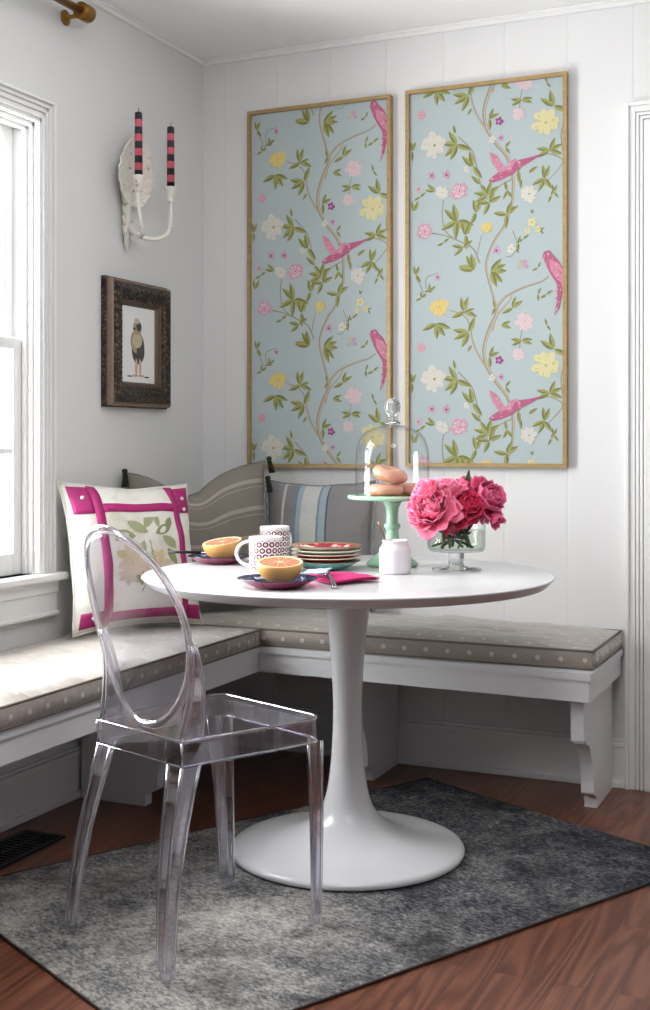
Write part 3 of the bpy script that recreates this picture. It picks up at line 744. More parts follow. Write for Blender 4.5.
# ================================================================== FRAMED WALLPAPER PANELS
PERIOD = .76
PM = {k: simple('print_'+k, c, .8, var=0, spec=.2) for k, c in dict(
    ground=(166,178,179), branch=(146,138,120), branch2=(178,168,150), leafa=(116,120,70), leafb=(146,148,94), yellow=(204,184,118), yellow2=(186,160,92),
    lemon=(198,192,148), lemon2=(178,168,112), cream=(196,194,184), cream2=(186,178,156), blush=(200,180,182), blush2=(194,160,164), pink=(194,148,164), pink2=(164,84,116),
    mauve=(186,146,168), violet=(144,74,124), bird=(170,92,120), wing=(188,128,146), dark=(96,104,70)).items()}
PK = list(PM)
PI = {k: i for i, k in enumerate(PK)}
def panel_print(pw, ph, shift, parent, name):
    b = MB(); cnt = [0]
    b.box((0, -.006, 0), (pw, 0, ph), PI['ground'])
    def put(poly, mat):
        """one flat printed shape; clamped to the sheet"""
        cnt[0] += 1
        y = -.0062 - cnt[0]*1.0e-6
        pts = [(min(max(u, .0005), pw-.0005), min(max(v, .0005), ph-.0005)) for u, v in poly]
        A = sum(pts[i-1][0]*pts[i][1]-pts[i][0]*pts[i-1][1] for i in range(len(pts)))/2
        if abs(A) < 2e-6: return
        if A < 0: pts = pts[::-1]
        b.add([(u, y, v) for u, v in pts], [list(range(len(pts)))], PI[mat], False)
    def ribbon(pts, w, mat, taper=.6, dx=0):
        n = len(pts)
        # smooth
        q = []
        for i in range(n-1):
            p0, p1, p2, p3 = pts[max(i-1,0)], pts[i], pts[i+1], pts[min(i+2,n-1)]
            for k in range(4):
                t = k/4
                q.append(tuple(.5*((2*p1[j])+(-p0[j]+p2[j])*t+(2*p0[j]-5*p1[j]+4*p2[j]-p3[j])*t*t+(-p0[j]+3*p1[j]-3*p2[j]+p3[j])*t**3) for j in (0,1)))
        q.append(pts[-1]); m = len(q); L = []
        for i, p in enumerate(q):
            a = q[max(i-1,0)]; c = q[min(i+1,m-1)]
            d = Vector((c[0]-a[0], c[1]-a[1])); d.normalize()
            ww = w*.5*(1-(1-taper)*i/m)
            L.append(((p[0]-d.y*(ww+dx), p[1]+d.x*(ww+dx)), (p[0]+d.y*(ww-dx), p[1]-d.x*(ww-dx))))
        for i in range(m-1): put([L[i][0], L[i][1], L[i+1][1], L[i+1][0]], mat)
    def leaf(u, v, ang, L, w=.30):
        a = R(ang); ca, sa = cos(a), sin(a); bend = .12*sin(ang*1.7)
        def pt(t, s): 
            x = t*L; y = s*w*L*(sin(pi*t**.8))**.9*.55 + bend*L*t*t
            return (u + x*ca - y*sa, v + x*sa + y*ca)
        T = [k/6 for k in range(7)]
        put([pt(t, 0) for t in T] + [pt(t, 1) for t in T[::-1][1:-1]], 'leafa')
        put([pt(t, 0) for t in T] + [pt(t, -1) for t in T[::-1][1:-1]], 'leafb')
    def disc(u, v, r, mat, n=10, e=1, rot=0):
        put([(u + r*cos(2*pi*k/n)*cos(rot) - e*r*sin(2*pi*k/n)*sin(rot), v + r*cos(2*pi*k/n)*sin(rot) + e*r*sin(2*pi*k/n)*cos(rot)) for k in range(n)], mat)
    def flower(u, v, kind, r):
        rnd = random.Random(int(u*1000)+kind.__hash__()*0)
        def streak(n, rr, L, mat, off=0):
            for k in range(n):
                a = 2*pi*k/n + off + rnd.uniform(-.25,.25); l2 = L*rnd.uniform(.6,1.2)
                disc(u + rr*cos(a), v + rr*sin(a), l2*.5, mat, 7, .22, a)
        def rosette(n, rr, pr, mat, off=0, el=.72):
            for k in range(n):
                a = 2*pi*k/n + off + rnd.uniform(-.18,.18); q = rr*rnd.uniform(.85,1.12)
                disc(u + q*cos(a), v + q*sin(a), pr*(.8+.4*rnd.random()), mat, 9, el, a)
        if kind == 'moth':
            for a in (60, 120, 200, 340): leaf_m(u, v, a, r*1.1)
            return
        pal = {'yellow': ('yellow','yellow2','yellow'), 'lemon': ('lemon','lemon2','lemon'), 'cream': ('cream','cream2','cream'), 'blush': ('blush','blush2','blush'),
               'rose': ('blush2','pink2','pink'), 'pink': ('pink','pink2','blush'), 'mauve': ('mauve','violet','mauve'), 'violet': ('violet','mauve','violet')}[kind]
        if r < .016:
            rosette(5, r*.55, r*.5, pal[0]); disc(u, v, r*.3, pal[1]); return
        rosette(8, r*.62, r*.40, pal[0], .2, .72); streak(11, r*.62, r*.36, pal[1], .5)
        rosette(7, r*.44, r*.30, pal[2], .5, .7); streak(9, r*.40, r*.26, pal[1], .1)
        rosette(5, r*.24, r*.24, pal[0], 1, .75); streak(6, r*.2, r*.2, pal[1], .4); rosette(3, r*.09, r*.16, pal[2], 2, .8); disc(u+r*.05, v, r*.11, pal[1] if kind != 'cream' else 'leafb')
    def leaf_m(u, v, ang, L):
        a = R(ang); put([(u, v), (u + L*cos(a-.45), v + L*sin(a-.45)), (u + 1.2*L*cos(a), v + 1.2*L*sin(a)), (u + L*cos(a+.45), v + L*sin(a+.45))], 'mauve' if ang % 40 else 'branch2')
    reps = [k for k in (-2, -1, 0, 1, 2)]
    def vis(v, m=.09): return -m < v < ph + m
    for kind, pts, w in BRANCH:
        for k in reps:
            q = [(u, v + shift + k*PERIOD) for u, v in pts]
            if any(vis(p[1], .02) for p in q):
                ribbon(q, w*1.5, 'branch'); 
                if kind in ('trunk', 'limb'): ribbon(q, w*.55, 'branch2', dx=w*.22)
    for u, v, g, L in LEAF:
        for k in reps:
            if vis(v + shift + k*PERIOD, .05): leaf(u, v + shift + k*PERIOD, g, L*1.12)
    for u, v, kd, r in FLOWER:
        for k in reps:
            if vis(v + shift + k*PERIOD, .05): flower(u, v + shift + k*PERIOD, kd, r*1.08)
    for pts, mat in BIRDS:
        for k in reps:
            q = [(u, v + shift + k*PERIOD) for u, v in pts]
            if not any(vis(p[1], 0) for p in q): continue
            put(q, mat)
            rb_ = random.Random(len(q)*7); n = len(q)
            for i in range(1, n//2):
                a, c = q[i], q[(n-i) % n]
                for tt in (.22, .42, .62, .8):
                    t2 = tt + rb_.uniform(-.08, .08); u_, v_ = a[0]+(c[0]-a[0])*t2, a[1]+(c[1]-a[1])*t2
                    disc(u_, v_, rb_.uniform(.0028,.0055), rb_.choice(('wing','pink','violet','blush') if mat == 'bird' else ('bird','blush','pink')), 6, .35, rb_.uniform(-.4,.4) + (0 if abs(q[0][0]-q[n//2][0]) > abs(q[0][1]-q[n//2][1]) else 1.4))
    # birds' beaks and eyes, feather bars
    for k in reps:
        s = shift + k*PERIOD
        for (u, v) in ((.462,.452), (.282,.700)):
            if vis(v + s, -.01): disc(u, v + s, .0028, 'cream'); disc(u, v + s, .0014, 'dark')
        for i in range(5):
            ribbon([(.492-.002*i, .40-.022*i+s), (.503, .392-.02*i+s)], .003, 'bird') if vis(.4-.022*i+s, -.02) else None
    return b.build(name, [PM[k] for k in PK], parent)
def framed_panel(x0, z0, w, h, shift, label):
    t = thing('framed_artwork', label, 'wall art', (x0, -.0008, z0), 0, 'framed wallpaper panels')
    b = MB(); f, dp = .0125, .026
    def bar(p, q, r, s): b.prism([p, q, r, s], 0, 1, lambda x, z, hh: (x, -dp*hh, z))
    bar((0,0),(w,0),(w-f,f),(f,f)); bar((w,0),(w,h),(w-f,h-f),(w-f,f)); bar((w,h),(0,h),(f,h-f),(w-f,h-f)); bar((0,h),(0,0),(f,f),(f,h-f))
    b.build('frame', GOLD, t, bevel=.0025)
    p = panel_print(w-2*f+.004, h-2*f+.004, shift, t, 'wallpaper'); p.location = (f-.002, -.010, f-.002)
    return t
framed_panel(.191, .972, .532, 1.234, -.012, 'tall gilt-framed blue floral bird wallpaper panel, left one nearest the corner')
framed_panel(.775, .978, .533, 1.232, .207, 'tall gilt-framed blue floral bird wallpaper panel, right one above the peonies')

# ================================================================== SMALL BIRD PICTURE on the left wall
pic = thing('framed_picture', 'small bird print in ornate dark bronze frame below the candle sconce', 'picture', (.0008, -.452, 1.37))
pw, ph = .181, .2025
def rect_ring(b, a0, c0, d0, a1, c1, d1, mi=0):
    """frame slope from half sizes (a0,c0) at depth d0 to (a1,c1) at depth d1"""
    P0 = [(d0,-a0,-c0),(d0,a0,-c0),(d0,a0,c0),(d0,-a0,c0)]; P1 = [(d1,-a1,-c1),(d1,a1,-c1),(d1,a1,c1),(d1,-a1,c1)]
    b.add(P0+P1, [(i, (i+1)%4, 4+(i+1)%4, 4+i) for i in range(4)], mi, False)
b = MB()
lv = [(0,0,0,.002),(0,0,.012,.012),(.004,.004,.020,.020),(.004,.004,.026,.026)]
seq = [(0,.0,0),(0,.016,0),(.005,.018,0),(.005,.026,1),(.008,.034,1),(.012,.038,1),(.016,.036,1),(.02,.043,0),(.034,.050,0),(.05,.045,0),(.058,.036,0),(.066,.034,0),(.07,.030,2),(.076,.027,2),(.082,.018,2)]
for (i0, d0, m0), (i1, d1, m1) in zip(seq, seq[1:]): rect_ring(b, pw-i0, ph-i0, d0, pw-i1, ph-i1, d1, m1)
fr = b.build('frame', [BRONZE, CARVE2, CARVE3], pic)
# carved beading round the frame
b = MB()
hw, hh = pw-.042, ph-.042
n1, n2 = 17, 21
for i in range(n1):
    for s in (-1, 1): b.lathe([(0,-.004),(.0042,-.0015),(.0042,.0015),(0,.004)], 6, c=(.047, -hw+2*hw*i/(n1-1), s*hh))
for i in range(1, n2-1):
    for s in (-1, 1): b.lathe([(0,-.004),(.0042,-.0015),(.0042,.0015),(0,.004)], 6, c=(.047, s*hw, -hh+2*hh*i/(n2-1)))
b.build('beading', BRONZE, fr)
b = MB(); iw, ih = pw-.080, ph-.080
BP = [simple('print_paper', (226,226,226), .7, var=0), simple('plumage_grey', (78,76,76), .8, nscale=120, var=.2), simple('plumage_tan', (176,158,128), .8, nscale=120, var=.15), simple('plumage_cream', (196,186,156), .8, nscale=120, var=.12), simple('bird_leg', (206,170,146), .8, var=.05), simple('ink', (60,54,50), .8, var=0)]
b.box((.012, -iw, -ih), (.018, iw, ih), 0)
def blob(cy, cz, ry, rz, mi, d, n=20, rot=0):
    b.add([(.018+d*.0001, cy + ry*cos(2*pi*k/n)*cos(rot) - rz*sin(2*pi*k/n)*sin(rot), cz + ry*cos(2*pi*k/n)*sin(rot) + rz*sin(2*pi*k/n)*cos(rot)) for k in range(n)], [list(range(n))], mi, False)
for k, a in enumerate(((0,-.013,.029,.050,1), (-.006,.006,.028,.036,2), (.012,-.02,.018,.036,1), (-.004,.008,.022,.022,3), (-.003,.048,.019,.022,2), (.004,.052,.012,.014,1), (-.006,.068,.012,.009,3), (-.018,.044,.006,.004,5), (-.009,-.072,.006,.026,4), (.009,-.072,.006,.026,4), (-.014,-.097,.014,.004,4), (.014,-.097,.014,.004,4), (-.04,-.1,.012,.0022,5), (.04,-.1,.012,.0022,5))):
    blob(a[0]*1.25, a[1]*1.06+.004, a[2]*1.3, a[3]*1.06, a[4], k+1)
b.build('bird_print', BP, pic)

# ================================================================== SCONCE + CANDLES
WEA = m_weathered()
sy, sz0 = -.512, 1.93
sc = thing('wall_sconce', 'weathered white leaf-shaped wall sconce with two curled candle arms', 'sconce', (.001, sy, 1.66))
b = MB()
def leafp(u, v):
    t = v; half = .098*(sin(pi*min(1, max(0, t*.93+.06))**.85))**.75
    half *= 1 + .04*sin(t*46)
    s = (u-.5)*2; y = s*half; z = .145 + t*.232
    x = .016 + .030*s*s + .02*t*t + .004*abs(sin((t*9 - abs(s)*2.2)*pi)) + (.006 if abs(s) < .07 else 0)
    return Vector((x, y, z))
b.grid(leafp, 28, 40, uv=False)
b.build('leaf_plate', WEA, sc, solid=.006)
b = MB()
b.tube([(.010,.0,.19),(.014,.002,.15),(.018,.0,.10),(.016,-.002,.06),(.012,.001,.03),(.014,.005,.005)], [.030,.024,.02,.016,.011,.004], 10, flat=.6)
for k in range(5):
    for s in (-1, 1):
        z = .05 + k*.03
        b.tube([(.014, 0, z), (.02, s*.02, z+.012), (.022, s*.032, z+.03)], [.009,.007,.003], 8, flat=.6)
b.build('tail_ornament', WEA, sc)
for s in (-1, 1):
    b = MB(); pts = []; 
    ctrl = [(.022, s*.006, .085), (.055, s*.012, .050), (.095, s*.040, .042), (.118, s*.072, .060), (.121, s*.090, .098), (.119, s*.0945, .140), (.119, s*.0945, .172)]
    pts = []
    for i in range(len(ctrl)-1):
        p0, p1, p2, p3 = ctrl[max(i-1,0)], ctrl[i], ctrl[i+1], ctrl[min(i+2,len(ctrl)-1)]
        for k in range(5):
            t = k/5; pts.append(tuple(.5*((2*p1[j])+(-p0[j]+p2[j])*t+(2*p0[j]-5*p1[j]+4*p2[j]-p3[j])*t*t+(-p0[j]+3*p1[j]-3*p2[j]+p3[j])*t**3) for j in range(3)))
    pts.append(ctrl[-1])
    b.tube(pts, [.0085-.003*k/len(pts) for k in range(len(pts))], 10)
    arm = b.build('arm', WEA, sc)
    b = MB(); b.lathe([(0,-.004),(.010,-.002),(.014,.003),(.009,.008),(.012,.014),(.019,.038),(.0222,.046),(.019,.0475),(.0135,.040),(0,.040)], 24, c=(.119, s*.0945, .168))
    b.build('candle_cup', WEA, arm)
CAN = m_candle(); WICK = simple('candle_wick', (40,36,34), .9, var=0)
for s, lb in ((-1, 'pink and navy striped taper candle on the sconce arm nearer the window'), (1, 'pink and navy striped taper candle on the sconce arm nearer the corner')):
    t = thing('taper_candle', lb, 'candle', (.120, sy + s*.0945, 1.8682), 0, 'striped sconce candles')
    b = MB(); b.lathe([(0,0),(.0125,0),(.0115,.198),(.0095,.2005),(0,.2005)], 24); b.build('wax', CAN, t)
    b = MB(); b.tube([(0,0,.2),(.0004,0,.208),(.001,.001,.214)], .0011, 6); b.build('wick', WICK, t)

# ================================================================== CURTAIN ROD
rod = thing('curtain_rod', 'aged brass curtain rod with plain end cap above the window', 'curtain rod', (0, -.817, 2.309))
b = MB(); b.tube([(.080, -.01, 0), (.080, -1.40, 0)], .0125, 20); b.build('rod', BRASS, rod)
b = MB(); b.lathe([(0,0),(.021,0),(.0255,.003),(.0255,.046),(.022,.052),(.014,.054),(0,.056)], 28, M=Matrix.Rotation(R(-90), 4, 'X'), c=(.080, -.040, 0)); b.build('end_cap', BRASS, rod)
for yy in (0, -1.34):
    b = MB(); b.lathe([(0,0),(.023,0),(.023,.003),(.018,.007),(.008,.010),(.006,.014),(.006,.074),(0,.074)], 24, M=Matrix.Rotation(R(90), 4, 'Y'), c=(.001, yy, 0)); b.build('bracket', BRASS, rod)

# ================================================================== PILLOWS
def pillow_fn(w, h, th, chop=0, seed=0, sag=.0, ear=.075):
    off = Vector((seed*3.1, seed*1.7, 0))
    def fn(u, v, side):
        a, c = 2*u-1, 2*v-1
        x = a*w/2*(1 - ear*(1-c*c)**1.0*abs(a)**3); z = h/2 + c*h/2*(1 - ear*(1-a*a)*abs(c)**3)
        t = max(0, (1-abs(a)**2.6))**.62*max(0, (1-abs(c)**2.6))**.62
        y = -side*th/2*t*(1 + .10*noise.noise(Vector((u*3, v*3, side))+off)) 
        y += .006*noise.noise(Vector((u*7, v*7, 5))+off)
        z -= chop*math.exp(-((u-.43)/.19)**2)*max(0, v-.35)**1.2*1.6
        z += .006*noise.noise(Vector((u*5, v*2, 9))+off)*v - sag*sin(pi*u)*v
        return Vector((x, y, z))
    return fn
def pillow(name, mat, w, h, th, loc, yaw, lean, roll, label, chop=0, seed=0, group=None, ear=.075):
    fn = pillow_fn(w, h, th, chop, seed, ear=ear)
    t = thing(name, label, 'pillow', loc, 0, group)
    t.rotation_euler = (Matrix.Rotation(yaw, 3, 'Z') @ Matrix.Rotation(-lean, 3, 'X') @ Matrix.Rotation(-roll, 3, 'Y')).to_euler()
    b = MB(); N = 36
    b.grid(lambda u, v: fn(u, v, 1), N, N); b.grid(lambda u, v: fn(1-u, v, -1), N, N)
    b.build('cover', mat, t, weld=.0008)
    p = MB(); pts = []
    for i in range(4):
        for k in range(12):
            s = k/12; u, v = ((s,0),(1,s),(1-s,1),(0,1-s))[i]; pts.append(fn(u, v, 1))
    p.tube(pts, .0028, 6, closed=True); p.build('seam', mat, t)
    return t, fn
P_FL = m_pillow('white_floral_linen', 'floral'); P_ST = m_pillow('grey_striped_linen', 'stripe'); P_BD = m_pillow('blue_banded_cotton', 'bands')
t1, f1 = pillow('throw_pillow', P_FL, .475, .445, .15, (.203, -.724, .502), 1.215, .212, -.03, 'white floral throw pillow edged with magenta ribbon, leaning by the window', seed=2, ear=.10)
def patch(b, fn, u0, u1, v0, v1, o=.0012, mi=0):
    nu, nv = max(1, int((u1-u0)*40)), max(1, int((v1-v0)*40))
    b.grid(lambda u, v: fn(u0+(u1-u0)*u, v0+(v1-v0)*v, 1) + Vector((0, -o, 0)), nu, nv, mi, uv=False)
b = MB(); ra, rb = .172, .232
patch(b, f1, ra, rb, .015, .985); patch(b, f1, 1-rb, 1-ra, .015, .985)
patch(b, f1, rb, 1-rb, .045, .115); patch(b, f1, rb, 1-rb, 1-rb+.01, 1-ra+.01)
for u0, u1 in ((.03, ra), (1-ra, .97)):
    patch(b, f1, u0, u1, .775, .97); patch(b, f1, u0, u1, .03, .13)
b.build('ribbon_trim', MAG, t1, solid=.0012)
for u, v in ((.11,.885),(.89,.885),(.89,.80),(.11,.09)):
    b = MB(); q = f1(u, v, 1); b.lathe([(0,-.003),(.006,-.002),(.006,.002),(0,.003)], 12, M=Matrix.Rotation(R(90), 4, 'X'), c=q + Vector((0,-.003,0)))
    b.build('button', TRIM, t1)
# printed leaves and blossoms on the middle
b = MB(); rnd = random.Random(4)
def pleaf(u, v, ang, L, mi, wd=.42):
    L *= 1.3; a = R(ang); n = 9; pts = []
    for s in (1, -1):
        for k in range(n):
            tt = k/(n-1) if s > 0 else 1-k/(n-1)
            if s < 0 and k in (0, n-1): continue
            x = tt*L; y = s*wd*L*.5*sin(pi*tt)**.8
            uu, vv = u + x*cos(a) - y*sin(a), v + x*sin(a) + y*cos(a)
            pts.append(f1(min(max(uu,.27),.73), min(max(vv,.225),.735), 1) + Vector((0, -.0011 - .00003*len(b.f), 0)))
    b.add(pts, [list(range(len(pts)))], mi, True)
for u, v, g, L, m in ((.52,.63,150,.13,0),(.50,.66,60,.13,0),(.57,.62,20,.12,1),(.62,.60,330,.12,0),(.42,.61,170,.12,1),(.60,.66,90,.08,0),(.66,.66,40,.09,1),(.34,.62,200,.07,0),(.66,.52,300,.1,1),(.48,.58,250,.12,0),(.60,.50,240,.09,1),(.40,.30,70,.1,0),(.44,.28,100,.09,1)): pleaf(u, v, g, L, m)
for cu, cv, rr, m in ((.38,.46,.10,2),(.45,.40,.07,3),(.58,.42,.08,2),(.34,.36,.06,3)):
    for k in range(7): pleaf(cu, cv, k*51+rnd.random()*20, rr, m if k % 2 else 3, .5)
for k in range(2):
    b.tube([f1(.44+.07*k+.08*(1-k)*tt+.03*sin(tt*3), .24+.34*tt, 1) + Vector((0,-.002,0)) for tt in [i/8 for i in range(9)]], .0012, 5, 0)
b.build('botanical_print', [simple('print_sage', (170,176,138), .9, var=.12), simple('print_olive', (146,154,112), .9, var=.12), simple('print_straw', (212,196,152), .9, var=.1), simple('print_shell', (220,202,180), .9, var=.1)], t1)

t2, f2 = pillow('throw_pillow', P_ST, .515, .485, .145, (.219, -.324, .500), .98, .10, .07, 'large grey striped linen throw pillow with dark corner tassels in the bench corner', chop=.075, seed=6, ear=.11)
TAS = simple('dark_olive_yarn', (44,46,36), .95, var=.25, nscale=200)
def tassel(p, parent, tilt):
    b = MB(); p = Vector(p)
    b.lathe([(0,.012),(.008,.009),(.010,.002),(.0065,-.004),(.009,-.008),(.0085,-.012),(0,-.012)], 12, c=p)
    for k in range(22):
        a = 2*pi*k/22*1.618; r = .002+.006*((k*7) % 5)/5
        b.tube([p + Vector((r*cos(a), r*sin(a), -.008)), p + Vector((r*1.4*cos(a)+tilt*.008, r*1.4*sin(a), -.028)), p + Vector((r*1.9*cos(a)+tilt*.02, r*1.9*sin(a), -.046))], [.0016,.0015,.001], 5)
    b.build('tassel', TAS, parent)
tassel(f2(0, 1, 1) + Vector((.004, -.010, -.002)), t2, -.2)
tassel(f2(1, 1, 1) + Vector((.012, -.006, .002)), t2, .4)
tassel(f2(.995, .86, 1) + Vector((.010, -.012, .004)), t2, .2)
t3, f3 = pillow('throw_pillow', P_BD, .40, .425, .112, (.486, -.088, .505), -.01, .06, .0, 'grey throw pillow with blue and white bands against the back wall', seed=11)
FRG = simple('fringe_cotton', (168,168,166), .95, var=.15, nscale=150)
for u, s in ((0,-1),(1,1)):
    b = MB(); pts = [f3(u, k/40, 1) + Vector((s*(.006+.006*abs(sin(k*.9))), -.002, 0)) for k in range(41)]
    b.tube(pts, .004, 6, flat=.5)
    b.build('fringe', FRG, t3)

# ================================================================== ON THE TABLE
TZ = .7203
def on(x, y, z=TZ): return (x, y, z)
# --- jadeite cake stand
st = thing('cake_stand', 'pale green jadeite cake stand holding the donuts', 'cake stand', on(.983, -.688))
b = MB(); b.lathe([(0,.176),(.03,.176),(.105,.180),(.119,.182),(.1225,.186),(.1215,.193),(.117,.1935),(.112,.190),(.04,.189),(0,.189)], 64); b.build('plate', JADE, st)
b = MB(); b.lathe([(0,.0),(.066,0),(.0705,.004),(.070,.009),(.062,.016),(.048,.026),(.034,.040),(.0235,.058),(.0185,.078),(.0165,.096),(.0175,.100),(.0215,.104),(.0225,.109),(.0205,.114),(.0165,.118),(.0160,.140),(.0175,.158),(.023,.170),(.030,.1758),(0,.1758)], 48); b.build('pedestal', JADE, st)
dm = thing('cake_dome', 'clear glass bell dome with ball knob covering the donuts', 'cake dome', (.983, -.688, TZ+.1905))
b = MB(); b.lathe([(.1005,.001),(.1005,.05),(.1000,.10),(.0975,.13),(.089,.155),(.074,.173),(.052,.185),(.030,.191),(.012,.193),(0,.1935)], 64)
b.build('dome', GLASS, dm)
b = MB(); b.tube([(.1005*cos(2*pi*k/64), .1005*sin(2*pi*k/64), .002) for k in range(64)], .0018, 8, closed=True); b.build('rim', GLASS, dm)
b = MB(); b.lathe([(0,.194),(.022,.1945),(.0225,.199),(.012,.206),(.0115,.216),(.015,.222),(.020,.230),(.0225,.240),(.0215,.250),(.016,.260),(.009,.265),(0,.2665)], 32); b.build('knob', THICKG, dm)
# --- donuts
DOUGH = simple('fried_dough', (196,132,84), .7, var=.15, nscale=40, bump=.25, bscale=90); GLAZE = simple('pink_glaze', (214,160,134), .22, var=.06, nscale=30, bump=.15, bscale=40)
def donut(label, loc, rot, seed):
    t = thing('donut', label, 'donut', loc, rot, 'donuts under the glass dome')
    b = MB(); n1, n2 = 40, 18; RR, r = .0300, .0166
    def tor(u, v, k=1.0, ex=0):
        a, c = 2*pi*u, 2*pi*v
        rr = r*k*(1+.07*noise.noise(Vector((cos(a)*1.3, sin(a)*1.3, seed)))) + ex
        return Vector(((RR + rr*1.05*cos(c))*cos(a), (RR + rr*1.05*cos(c))*sin(a), rr*.98*sin(c)))
    b.grid(lambda u, v: tor(u, v), n1, n2, uv=False); b.build('dough', DOUGH, t, weld=.0003)
    g = MB()
    def gl(u, v):
        lo = -.06 + .035*sin(u*2*pi*5+seed) + .03*sin(u*2*pi*3+2*seed); hi = .56 - .03*sin(u*2*pi*4)
        return tor(u, lo + (hi-lo)*v, 1.0, .0016*min(1, 6*min(v+.05, 1.05-v)))
    g.grid(gl, 48, 12, uv=False); g.build('glaze', GLAZE, t, weld=.0003)
zt = TZ + .189
donut('glazed donut on the left of the cake stand, carrying another donut', (.983, -.737, zt+.0176), (0, 0, .3), 1)
donut('glazed donut on top of the little donut pile', (.992, -.729, zt+.0605), (R(16), R(6), 1), 2)
donut('glazed donut lying alone at the right of the cake stand', (1.0016, -.641, zt+.0176), (0, 0, 2), 3)

# --- white crock and spoon
jr = thing('crock', 'small white ceramic crock in front of the cake stand', 'crock', on(1.059, -.867))
b = MB(); b.lathe([(0,0),(.036,0),(.0395,.003),(.0408,.010),(.0408,.058),(.0395,.064),(.034,.0725),(.0315,.076),(.0318,.080),(.0335,.083),(.0325,.0855),(.029,.0855),(.028,.082),(.028,.074),(.036,.062),(.037,.012),(.034,.006),(0,.006)], 48)
b.build('body', simple('matte_white_ceramic', (216,212,216), .45, var=.03), jr)
b = MB(); b.tube([(1.070,-.855,TZ+.012),(1.062,-.862,TZ+.03),(1.0400,-.8825,TZ+.084),(1.0285,-.892,TZ+.118),(1.0235,-.896,TZ+.134)], [.004,.003,.0022,.0028,.0036], 8, flat=.6)
sp = b.build('teaspoon', simple('tarnished_bronze', (128,96,66), .3, .7, var=.1)); tag(sp, 'bronze teaspoon standing in the white crock', 'spoon')

# --- plates
def plate_prof(r, h, t=.0035):
    return [(0,0),(r*.5,0),(r*.56,.0015),(r*.62,.003),(r*.86,h*.72),(r*.985,h),(r,h+.0008),(r*.99,h+t*.7),(r*.86,h*.72+t),(r*.60,t+.003),(0,t+.0025)]
CREAM = simple('cream_glaze', (216,208,190), .25, var=.05); TERRA = simple('terracotta_glaze', (176,72,48), .25, var=.08); TEAL = simple('teal_glaze', (120,172,164), .22, var=.06)
SAGE = simple('sage_glaze', (176,190,168), .25, var=.05); DRIM = simple('brown_rim_glaze', (88,58,48), .3, var=.1); PRINTP = m_top_plate(); BLUEP = m_blue_plate()
def plate(label, loc, r, h, under, rimm, top, group, rot=0):
    b = MB(); pr = plate_prof(r, h)
    b.lathe(pr, 64, mfn=lambda j: 0 if j < 5 else (1 if j < 8 else 2))
    o = b.build('plate', [under, rimm, top], loc=loc, rot=(0,0,rot)); return tag(o, label, 'plate', group)
sx_, sy_ = .850, -.835
z = TZ
specs = [('teal plate at the bottom of the plate stack', .093, .022, TEAL, DRIM, TEAL, .0155),
         ('terracotta plate, second from the bottom of the stack', .090, .016, TERRA, CREAM, TERRA, .0095),
         ('terracotta plate, third from the bottom of the stack', .0905, .016, TERRA, CREAM, TERRA, .0100),
         ('sage green plate in the stack, just below the patterned one', .0925, .016, SAGE, CREAM, SAGE, .0105),
         ('plate with red and cream floral print on top of the stack', .0945, .017, CREAM, simple('ochre_rim', (150,110,78), .3), PRINTP, .01)]
dxs = [(0,0),(.001,.001),(-.001,0),(.0015,-.001),(0,.001)]
for (lb, r, h, un, ri, tp, dz), (dx, dy) in zip(specs, dxs):
    plate(lb, (sx_+dx, sy_+dy, z), r, h, un, ri, tp, 'stacked plates'); z += dz
plate('plum plate with navy floral glaze under the front grapefruit half', on(.918, -1.262), .094, .020, PLUM, simple('navy_rim', (40,36,62), .25), BLUEP, 'breakfast plates')
plate('plum plate with navy floral glaze under the rear grapefruit half', on(.512, -.806), .088, .019, PLUM, simple('navy_rim', (40,36,62), .25), BLUEP, 'breakfast plates')

# --- grapefruit halves
RIND = simple('grapefruit_rind', (214,160,90), .4, var=.07, nscale=40, bump=.2, bscale=260); PITH = simple('grapefruit_pith', (244,216,168), .6, var=.04); FLESH = m_citrus()
def grapefruit(label, loc, tilt, az, r, seed):
    t = thing('grapefruit_half', label, 'grapefruit', loc, 0, 'grapefruit halves')
    t.rotation_euler = (Matrix.Rotation(az, 3, 'Z') @ Matrix.Rotation(tilt, 3, 'X')).to_euler()
    b = MB(); prof = [(0,-r*.93)] + [(r*cos(a)*1.0, r*.93*sin(a)) for a in [R(-90 + 90*k/16) for k in range(1, 17)]] + [(r*.985, .0012), (r*.965, .0016)]
    b.lathe(prof, 48); b.build('rind', RIND, t)
    b = MB(); b.lathe([(r*.965,.0016),(r*.93,.0018),(r*.875,.0010),(r*.86,.0004)], 48); b.build('pith', PITH, t)
    b = MB(); b.lathe([(r*.86,.0004),(r*.6,.0012),(r*.3,.0012),(0,.0004)], 48); b.build('flesh', FLESH, t)
grapefruit('cut grapefruit half on the front plum plate', (.922, -1.258, TZ+.0075+.050), R(9), R(25), .0545, 1)
grapefruit('cut grapefruit half tilted on the rear plum plate', (.518, -.800, TZ+.0075+.0515), R(10), R(-25), .056, 2)

